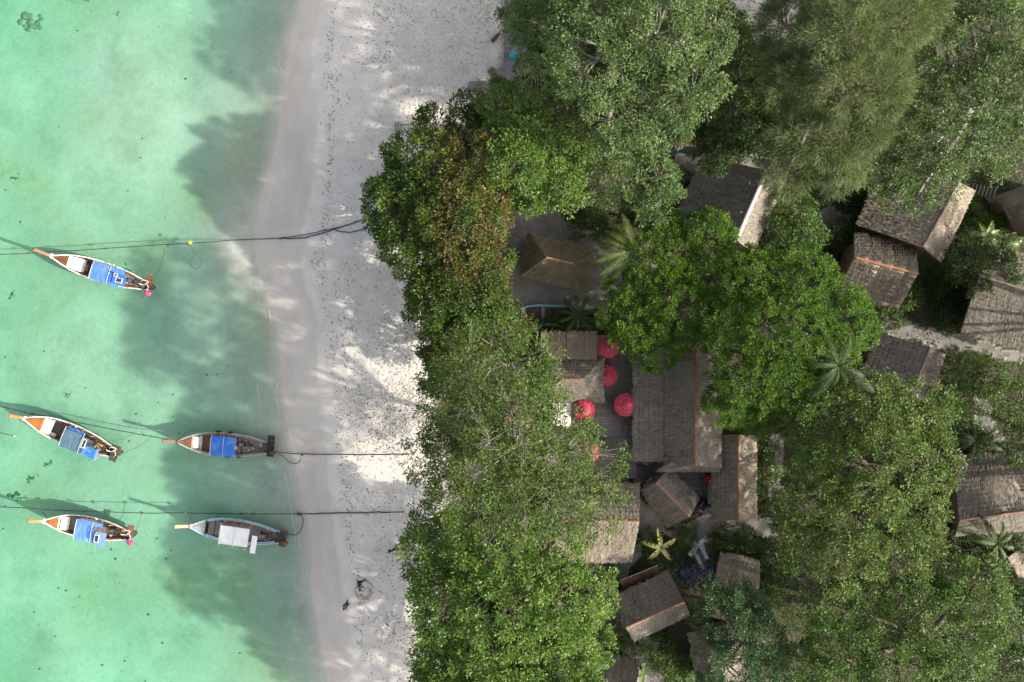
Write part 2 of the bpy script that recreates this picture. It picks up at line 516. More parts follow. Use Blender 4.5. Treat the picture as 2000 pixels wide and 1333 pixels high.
def vnoise(X, Y, sc, seed):
    """cheap smooth value noise on arrays"""
    r = np.random.default_rng(seed)
    T = r.random((128, 128))
    x, y = X * sc + 1000.5, Y * sc + 1000.5
    i, j = np.floor(x).astype(int), np.floor(y).astype(int)
    fx, fy = x - i, y - j
    fx, fy = fx * fx * (3 - 2 * fx), fy * fy * (3 - 2 * fy)
    g = lambda a, b: T[a % 128, b % 128]
    return (g(i, j) * (1 - fx) + g(i + 1, j) * fx) * (1 - fy) + (g(i, j + 1) * (1 - fx) + g(i + 1, j + 1) * fx) * fy


def sstep(a, b, x):
    t = np.clip((x - a) / (b - a), 0, 1)
    return t * t * (3 - 2 * t)


def ground_z(X, Y):
    X, Y = np.asarray(X, float), np.asarray(Y, float)
    s = X - f_shore(Y) + (vnoise(X, Y, 0.25, 1) - 0.5) * 1.0
    d = np.where(s < 0, -s, 0)
    sea = -(0.014 * d + 1.02 * (1 - np.exp(-(d / 4.4) ** 1.3)))
    bank = lambda px, py, sx, sy: np.exp(-(((X * S + 1000 - px) / sx) ** 2 + ((666.5 - Y * S - py) / sy) ** 2))
    sea = sea + 0.24 * bank(425, 330, 60, 170) + 0.34 * bank(450, 510, 50, 70) + 0.42 * bank(230, 190, 130, 140) + 0.2 * bank(120, 640, 110, 80)
    sea = np.clip(sea, -2.3 - 0.004 * d, -0.012 * np.minimum(d, 8))
    sea = sea + (vnoise(X, Y, 0.16, 2) - 0.5) * 0.30 * sstep(1, 8, d) + (vnoise(X, Y, 0.5, 3) - 0.5) * 0.06 * sstep(1, 5, d)
    land = np.where(s > 0, s, 0)
    up = GZ * (1 - np.exp(-land / 7.0)) * 1.04
    up = np.minimum(up, GZ)
    soil = sstep(-1.0, 1.5, X - f_soil(Y))
    up = up + (vnoise(X, Y, 0.7, 4) - 0.5) * 0.05 * sstep(2, 6, land) + (vnoise(X, Y, 2.2, 5) - 0.5) * 0.05 * sstep(4, 8, land) * (1 - soil * 0.6)
    return np.where(s < 0, sea, up)


def axis(lo, hi, step, far):
    core = np.arange(lo, hi + 1e-6, step)
    ext, d = [], step
    p = hi
    while p < far:
        d *= 1.35
        p += d
        ext.append(p)
    ext = np.array(ext)
    return np.concatenate([-(ext[::-1]) if abs(lo + hi) < 1e-6 else lo - (ext[::-1] - hi), core, ext])


def build_ground():
    xs, ys = axis(-50, 50, 0.28, 2500), axis(-36, 36, 0.28, 2500)
    X, Y = np.meshgrid(xs, ys, indexing='ij')
    Z = ground_z(X, Y)
    nx, ny = X.shape
    I = np.arange(nx * ny).reshape(nx, ny)
    F = np.stack([I[:-1, :-1], I[1:, :-1], I[1:, 1:], I[:-1, 1:]], -1).reshape(-1, 4)
    wob = (vnoise(X, Y, 0.45, 8) - 0.5) * 1.3
    s = X - f_shore(Y)
    wetd = (X + wob * 0.5) - f_wet(Y)
    wetd = wetd + (vnoise(X, Y, 0.9, 12) - 0.5) * 0.5
    wet = 0.72 * (1 - sstep(-0.14, 0.14, wetd)) + 0.28 * (1 - sstep(-1.5, -1.25, wetd + (vnoise(X, Y, 0.5, 14) - 0.5) * 1.2))
    sea = 1 - sstep(-1.5, 0.4, s)
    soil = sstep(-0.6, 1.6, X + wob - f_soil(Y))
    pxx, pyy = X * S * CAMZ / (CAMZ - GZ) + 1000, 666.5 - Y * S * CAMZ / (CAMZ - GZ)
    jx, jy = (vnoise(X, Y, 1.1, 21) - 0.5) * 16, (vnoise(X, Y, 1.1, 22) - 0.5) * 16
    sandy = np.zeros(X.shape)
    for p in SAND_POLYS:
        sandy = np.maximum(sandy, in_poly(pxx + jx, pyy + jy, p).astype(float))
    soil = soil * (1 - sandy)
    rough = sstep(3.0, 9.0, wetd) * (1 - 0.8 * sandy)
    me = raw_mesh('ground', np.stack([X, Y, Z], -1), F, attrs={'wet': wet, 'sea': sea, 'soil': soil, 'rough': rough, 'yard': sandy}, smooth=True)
    m, nt, b, out = node_mat('sand_and_soil')
    L = nt.links.new
    A = {}
    for k in ('wet', 'sea', 'soil', 'rough', 'yard'):
        A[k] = nt.nodes.new('ShaderNodeAttribute'); A[k].attribute_name = k
    geo = nt.nodes.new('ShaderNodeNewGeometry')

    def nz(sc, det=5, st=(1, 1, 1), rg=0.6):
        mp = nt.nodes.new('ShaderNodeMapping'); mp.inputs['Scale'].default_value = st
        L(geo.outputs['Position'], mp.inputs['Vector'])
        n = nt.nodes.new('ShaderNodeTexNoise'); n.inputs['Scale'].default_value = sc; n.inputs['Detail'].default_value = det
        n.inputs['Roughness'].default_value = rg
        L(mp.outputs[0], n.inputs['Vector'])
        return n.outputs['Fac']

    def ramp(fac, p0, c0, p1, c1):
        r = nt.nodes.new('ShaderNodeValToRGB')
        r.color_ramp.elements[0].position, r.color_ramp.elements[0].color = p0, (*c0, 1)
        r.color_ramp.elements[1].position, r.color_ramp.elements[1].color = p1, (*c1, 1)
        L(fac, r.inputs[0])
        return r.outputs[0]

    def mix(fac, a, c):
        x = nt.nodes.new('ShaderNodeMixRGB')
        if isinstance(fac, float): x.inputs[0].default_value = fac
        else: L(fac, x.inputs[0])
        L(a, x.inputs[1]); L(c, x.inputs[2])
        return x.outputs[0]

    def math_(op, a, c):
        x = nt.nodes.new('ShaderNodeMath'); x.operation = op
        for i, q in enumerate((a, c)):
            if isinstance(q, (int, float)): x.inputs[i].default_value = q
            else: L(q, x.inputs[i])
        return x.outputs[0]
    dry = ramp(nz(0.7, 7), 0.3, (0.53, 0.50, 0.455), 0.7, (0.65, 0.615, 0.565))
    speck = ramp(nz(5.5, 4, (1, 1.3, 1), 0.75), 0.52, (0, 0, 0), 0.62, (1, 1, 1))
    patch = ramp(nz(0.33, 4), 0.35, (0.15, 0.15, 0.15), 0.58, (1, 1, 1))
    brown = ramp(nz(3.0, 4), 0.3, (0.22, 0.165, 0.12), 0.7, (0.34, 0.28, 0.22))
    sf = math_('MULTIPLY', math_('MULTIPLY', speck, patch), math_('MULTIPLY', A['rough'].outputs['Fac'], 0.5))  # specks stand for leaf scraps and footprint shade, put into the sand colour
    col = mix(sf, dry, brown)
    wetc = ramp(nz(0.5, 6, (1, 0.5, 1)), 0.3, (0.44, 0.405, 0.355), 0.7, (0.53, 0.49, 0.435))
    col = mix(A['wet'].outputs['Fac'], col, wetc)
    bed = ramp(nz(0.22, 7), 0.33, (0.29, 0.31, 0.255), 0.68, (0.47, 0.465, 0.415))
    algae = ramp(nz(0.11, 6), 0.5, (0, 0, 0), 0.68, (0.8, 0.8, 0.8))
    olive = ramp(nz(0.9, 5), 0.3, (0.24, 0.25, 0.15), 0.7, (0.33, 0.33, 0.21))
    bed = mix(algae, bed, olive)
    net = ramp(nz(2.2, 4), 0.40, (0.965, 0.965, 0.965), 0.62, (1.035, 1.035, 1.035))  # faint caustic-like mottling of light, put into the bed colour
    mm = nt.nodes.new('ShaderNodeMixRGB'); mm.blend_type = 'MULTIPLY'; mm.inputs[0].default_value = 1.0
    L(bed, mm.inputs[1]); L(net, mm.inputs[2]); bed = mm.outputs[0]
    col = mix(A['sea'].outputs['Fac'], col, bed)
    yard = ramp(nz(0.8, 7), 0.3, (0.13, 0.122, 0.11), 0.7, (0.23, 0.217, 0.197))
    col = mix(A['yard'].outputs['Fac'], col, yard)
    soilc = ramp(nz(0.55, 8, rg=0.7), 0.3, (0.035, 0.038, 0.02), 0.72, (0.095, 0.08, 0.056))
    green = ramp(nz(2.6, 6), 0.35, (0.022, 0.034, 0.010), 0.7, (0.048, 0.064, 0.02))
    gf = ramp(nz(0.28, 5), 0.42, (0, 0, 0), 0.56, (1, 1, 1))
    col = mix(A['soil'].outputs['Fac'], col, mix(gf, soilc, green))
    L(col, b.inputs['Base Color'])
    rg = nt.nodes.new('ShaderNodeMapRange')
    rg.inputs['To Min'].default_value, rg.inputs['To Max'].default_value = 0.95, 0.55
    L(A['wet'].outputs['Fac'], rg.inputs[0])
    L(rg.outputs[0], b.inputs['Roughness'])
    b.inputs['Specular IOR Level'].default_value = 0.2
    # relief: footprints and scuffed sand above the tide line, wave ripples below the water
    foot = nz(2.9, 3, rg=0.55)
    fine = nz(14.0, 3)
    h = math_('ADD', math_('MULTIPLY', math_('MULTIPLY', foot, 1.0), A['rough'].outputs['Fac']), math_('MULTIPLY', fine, 0.10))
    h = math_('ADD', h, math_('MULTIPLY', math_('MULTIPLY', nz(2.6, 3, (1, 1.5, 1), 0.5), 0.16), A['sea'].outputs['Fac']))
    bp = nt.nodes.new('ShaderNodeBump')
    bp.inputs['Strength'].default_value = 1.0
    bp.inputs['Distance'].default_value = 0.22
    L(h, bp.inputs['Height'])
    L(bp.outputs[0], b.inputs['Normal'])
    o = mesh_obj('ground', me, m)
    tag(o, 'sandy sea bed rising to a white beach and shaded soil inland', kind='structure')


def build_water():
    mb = MB()
    mb.box((-1220, 0, -6.0), (2440, 5000, 12.0))
    m, nt, b, out = node_mat('sea_water')
    L = nt.links.new
    nt.nodes.remove(b)
    tr = nt.nodes.new('ShaderNodeBsdfTransparent')
    tr.inputs['Color'].default_value = (0.965, 0.985, 0.975, 1)
    gl = nt.nodes.new('ShaderNodeBsdfGlossy')
    gl.inputs['Roughness'].default_value = 0.08
    lw = nt.nodes.new('ShaderNodeLayerWeight')
    pw = nt.nodes.new('ShaderNodeMath'); pw.operation = 'POWER'; pw.inputs[1].default_value = 5.0
    fr = nt.nodes.new('ShaderNodeMapRange'); fr.inputs['To Min'].default_value, fr.inputs['To Max'].default_value = 0.02, 1.0
    L(lw.outputs['Facing'], pw.inputs[0]); L(pw.outputs[0], fr.inputs[0])
    geo = nt.nodes.new('ShaderNodeNewGeometry')
    n1 = nt.nodes.new('ShaderNodeTexNoise'); n1.inputs['Scale'].default_value = 1.6; n1.inputs['Detail'].default_value = 4
    L(geo.outputs['Position'], n1.inputs['Vector'])
    bp = nt.nodes.new('ShaderNodeBump'); bp.inputs['Strength'].default_value = 0.5; bp.inputs['Distance'].default_value = 0.12
    L(n1.outputs['Fac'], bp.inputs['Height'])
    L(bp.outputs[0], gl.inputs['Normal'])
    ms = nt.nodes.new('ShaderNodeMixShader')
    L(fr.outputs[0], ms.inputs[0]); L(tr.outputs[0], ms.inputs[1]); L(gl.outputs[0], ms.inputs[2])
    L(ms.outputs[0], out.inputs['Surface'])
    va = nt.nodes.new('ShaderNodeVolumeAbsorption')
    va.inputs['Color'].default_value = (0.32, 0.91, 0.725, 1)
    va.inputs['Density'].default_value = 0.33
    L(va.outputs[0], out.inputs['Volume'])
    o = mb.build('water', m)
    tag(o, 'clear shallow turquoise sea over pale sand', kind='structure')


build_ground()
build_water()


# ------------------------------------------------------------------ trees
def norm(a):
    return a / np.maximum(np.linalg.norm(a, axis=-1, keepdims=True), 1e-9)


def leaves_mesh(name, p, d, n, Ln, W, tone, red, mat, parent, droop=0.12, fold=0.14):
    d = norm(d)
    s = norm(np.cross(n, d))
    n = np.cross(d, s)
    Ln, W = Ln[:, None], W[:, None]
    V = np.stack([p, p + d * Ln * 0.45 + s * W * 0.5 + n * W * fold, p + d * Ln - n * Ln * droop, p + d * Ln * 0.45 - s * W * 0.5 + n * W * fold], 1)
    N = len(p)
    me = raw_mesh(name, V, np.arange(4 * N).reshape(N, 4), attrs={'tone': np.repeat(tone, 4), 'red': np.repeat(red, 4)})
    return mesh_obj(name, me, mat, parent)


def seg_tubes(P0, P1, R0, R1, sides=4):
    """straight tapered prisms, one per row; returns vertices and quads"""
    P0, P1 = np.asarray(P0, float), np.asarray(P1, float)
    d = norm(P1 - P0)
    u = np.cross(d, np.array([0.0, 0.31, 0.95]))
    bad = np.linalg.norm(u, axis=1) < 0.05
    u[bad] = np.cross(d[bad], np.array([1.0, 0, 0]))
    u = norm(u)
    w = np.cross(u, d)
    an = np.arange(sides) * 2 * math.pi / sides
    ring = u[:, None, :] * np.cos(an)[None, :, None] + w[:, None, :] * np.sin(an)[None, :, None]
    V = np.concatenate([P0[:, None] + ring * np.asarray(R0)[:, None, None], P1[:, None] + ring * np.asarray(R1)[:, None, None]], 1)
    k = np.arange(sides)
    q = np.stack([k, (k + 1) % sides, sides + (k + 1) % sides, sides + k], 1)
    F = (np.arange(len(P0)) * 2 * sides)[:, None, None] + q[None]
    return V.reshape(-1, 3), F.reshape(-1, 4)


KINDS = {
    # leaf length, width, leaves a clump, clump radius, clump spacing, share of inner clumps, upright, spread
    'grey':   dict(mat='leaf_grey', L=0.192, W=0.096, k=54, rc=0.42, sp=0.58, fill=0.35, bark='bark_pale', twig=0.9),
    'almond': dict(mat='leaf_almond', L=0.240, W=0.120, k=51, rc=0.42, sp=0.50, fill=0.25, bark='bark', twig=0.3),
    'bright': dict(mat='leaf_bright', L=0.208, W=0.108, k=45, rc=0.42, sp=0.52, fill=0.3, bark='bark', twig=0.4),
    'sparse': dict(mat='leaf_sparse', L=0.192, W=0.100, k=36, rc=0.44, sp=0.60, fill=0.42, bark='bark_pale', twig=1.0),
    'mid':    dict(mat='leaf_mid', L=0.200, W=0.100, k=51, rc=0.42, sp=0.54, fill=0.3, bark='bark', twig=0.5),
    'dense':  dict(mat='leaf_dense', L=0.125, W=0.085, k=58, rc=0.28, sp=0.385, fill=0.30, bark='bark', twig=0.15),
    'dark':   dict(mat='leaf_dark', L=0.208, W=0.112, k=45, rc=0.40, sp=0.55, fill=0.25, bark='bark', twig=0.3),
    'blue':   dict(mat='leaf_blue', L=0.184, W=0.080, k=75, rc=0.40, sp=0.50, fill=0.25, bark='bark', twig=0.4),
    'needle': dict(mat='needle', L=0.496, W=0.036, k=69, rc=0.45, sp=0.52, fill=0.35, bark='bark', twig=0.5),
    'shrub':  dict(mat='leaf_dark', L=0.192, W=0.088, k=33, rc=0.34, sp=0.46, fill=0.25, bark='bark', twig=0.4),
    'shrub_bright': dict(mat='leaf_mid', L=0.192, W=0.088, k=33, rc=0.34, sp=0.46, fill=0.25, bark='bark', twig=0.4),
}


def tree(name, label, cat, kind, base, lobes, seed, group=None, flat=0.72, redf=None, ground=GZ, sparse=None, gap=0.18):
    """lobes: (px, py, radius px, height of the top); base: trunk pixel on the ground"""
    K = dict(KINDS[kind])
    if sparse: K.update(sparse)
    r = np.random.default_rng(seed)
    b = P(base[0], base[1], ground)
    b.z = float(ground_z(b.x, b.y)) - 0.05
    root = empty(name, b, 0, label, cat, group)
    LB = []
    for (px, py, rp, zt) in lobes:
        R = rp / S * (CAMZ - zt + 1.0) / CAMZ
        rz = R * flat
        zc = zt - rz
        zc = max(zc, b.z + 0.3 * rz)
        c = P(px, py, zc)
        LB.append((np.array(c), np.array([R, R, rz])))
    pts, outs, lob = [], [], []
    seedv = r.random(3) * 50
    for li, (c, rr) in enumerate(LB):
        area = 2 * math.pi * rr[0] * (rr[0] + rr[2]) / 2 * 1.25
        n = max(8, int(area / K['sp'] ** 2 * 0.62))
        ni = int(n * K['fill'])
        z = r.uniform(-0.25, 1.0, n + ni)
        a = r.uniform(0, 2 * math.pi, n + ni)
        q = np.sqrt(1 - z * z)
        dr = np.stack([q * np.cos(a), q * np.sin(a), z], 1)
        rad = np.concatenate([1 - np.abs(r.normal(0, 0.05 if kind == 'dense' else 0.09, n)), r.uniform(0.45, 0.9, ni)])
        lump = np.array([mnoise.noise(Vector(v * 2.3 + seedv + li * 3)) for v in dr])
        rad = rad * (1 + lump * 0.26)
        p = c + dr * rr * rad[:, None]
        keep = np.ones(len(p), bool)
        for lj, (c2, r2) in enumerate(LB):
            if lj != li:
                keep &= ~((np.linalg.norm((p - c2) / r2, axis=1) < 0.70) & (r.random(len(p)) < 0.88))
        # uneven gaps
        g = np.array([mnoise.noise(Vector(v * 0.75 + seedv)) for v in p])
        keep &= ~((g > 0.42 - gap) & (r.random(len(p)) < 0.75))
        keep &= p[:, 2] > b.z + 0.15
        pts.append(p[keep]); outs.append(norm(dr[keep])); lob += [li] * int(keep.sum())
    C = np.concatenate(pts); O = np.concatenate(outs); lob = np.array(lob)
    nC = len(C)
    k = np.maximum(3, (K['k'] * r.uniform(0.6, 1.35, nC)).astype(int))
    idx = np.repeat(np.arange(nC), k)
    N = len(idx)
    off = norm(r.normal(0, 1, (N, 3))) * (r.random(N) ** 0.45)[:, None] * K['rc'] * np.array([1, 1, 0.72])
    csz = r.uniform(0.75, 1.3, nC)
    off *= csz[idx][:, None]
    p = C[idx] + off
    up = np.array([0, 0, 1.0])
    if kind == 'needle':
        d = norm(O[idx] * 1.0 + norm(off) * 0.5 + r.normal(0, 0.45, (N, 3)) + np.array([0, 0, 0.12]))
        nn = up + r.normal(0, 0.6, (N, 3))
    else:
        d = norm(norm(off) * 0.9 + O[idx] * 0.45 + r.normal(0, 0.45, (N, 3)) * np.array([1, 1, 0.6]))
        nn = norm(up * 0.9 + O[idx] * 0.45 + r.normal(0, 0.42, (N, 3)))
    Ln = K['L'] * r.uniform(0.65, 1.25, N)
    W = K['W'] * r.uniform(0.7, 1.2, N)
    ct = np.clip(r.normal(0.45, 0.17, nC) + np.array([0.22 * mnoise.noise(Vector(v * 0.5 + seedv)) for v in C]), 0, 1)
    tone = np.clip(ct[idx] + r.normal(0, 0.12, N), 0, 1)
    red = np.zeros(N)
    if redf:
        cr = np.array([max(0.0, min(1.0, redf(v) * (0.5 + 1.4 * mnoise.noise(Vector(v * 0.8 + 20))))) for v in C])
        red = np.clip(cr[idx] * r.uniform(0.3, 1.3, N), 0, 0.95) * (r.random(N) < 0.75)
    crown = leaves_mesh('crown', p, d, nn, Ln, W, tone, red, M[K['mat']], root,
                        droop=0.25 if kind == 'needle' else 0.12, fold=0.0 if kind == 'needle' else 0.14)
    crown['kind'] = 'stuff'
    # trunk, limbs to every lobe, branches and twigs to the clumps
    cm = C.mean(0)
    hz = max(0.5, (C[:, 2].max() - b.z))
    fork = np.array([b.x * 0.75 + cm[0] * 0.25, b.y * 0.75 + cm[1] * 0.25, b.z + 0.34 * hz])
    tr = max(0.05, min(0.42, 0.026 * hz + 0.012 * math.sqrt(nC) * 0.5))
    mid = (np.array(b) + fork) / 2 + r.normal(0, 0.12, 3) * np.array([1, 1, 0])
    t = MB()
    t.tube([Vector(b), Vector(b) + Vector((0, 0, 0.25 * tr / 0.3)), Vector(mid), Vector(fork)], [tr * 1.45, tr * 1.1, tr * 0.92, tr * 0.72], 9)
    t.build('trunk', M[K['bark']], root, smooth=True)
    A0, A1, Ra, Rb = [], [], [], []
    for li, (c, rr) in enumerate(LB):
        sub = np.where(lob == li)[0]
        if not len(sub): continue
        cc = c - np.array([0, 0, rr[2] * 0.25])
        m1 = (fork + cc) / 2 + r.normal(0, 0.25, 3) * min(1, rr[0])
        r1 = tr * 0.55 if kind != 'sparse' else tr * 0.2
        A0 += [fork, m1]; A1 += [m1, cc]; Ra += [r1, r1 * 0.8]; Rb += [r1 * 0.8, r1 * 0.55]
        nb = max(2, int(len(sub) / 14))
        nodes = C[r.choice(sub, nb)] * 0.5 + cc * 0.5 + r.normal(0, 0.15, (nb, 3))
        for q in nodes:
            m2 = (cc + q) / 2 + r.normal(0, 0.12, 3)
            A0 += [cc, m2]; A1 += [m2, q]; Ra += [r1 * 0.5, r1 * 0.38]; Rb += [r1 * 0.38, r1 * 0.26]
        for ci in sub:
            if r.random() > K['twig']: continue
            q = nodes[np.argmin(np.linalg.norm(nodes - C[ci], axis=1))]
            m3 = q * 0.45 + C[ci] * 0.55 + r.normal(0, 0.10, 3)
            e = C[ci] + (C[ci] - q) * 0.12
            rt = min(0.017, r1 * 0.2)
            A0 += [q, m3]; A1 += [m3, e]; Ra += [rt, rt * 0.75]; Rb += [rt * 0.75, rt * 0.4]
    V, F = seg_tubes(A0, A1, Ra, Rb, 4)
    o = mesh_obj('branches', raw_mesh('branches', V, F, smooth=True), M[K['bark']], root)
    o['kind'] = 'stuff'
    return root


def red_band(x0, x1, y0, y1, amt):
    def f(v):
        k = CAMZ / (CAMZ - v[2])
        px, py = v[0] * S * k + 1000, 666.5 - v[1] * S * k
        ex = max(0, max(x0 - px, px - x1)) / 40
        ey = max(0, max(y0 - py, py - y1)) / 40
        return amt * math.exp(-(ex * ex + ey * ey))
    return f


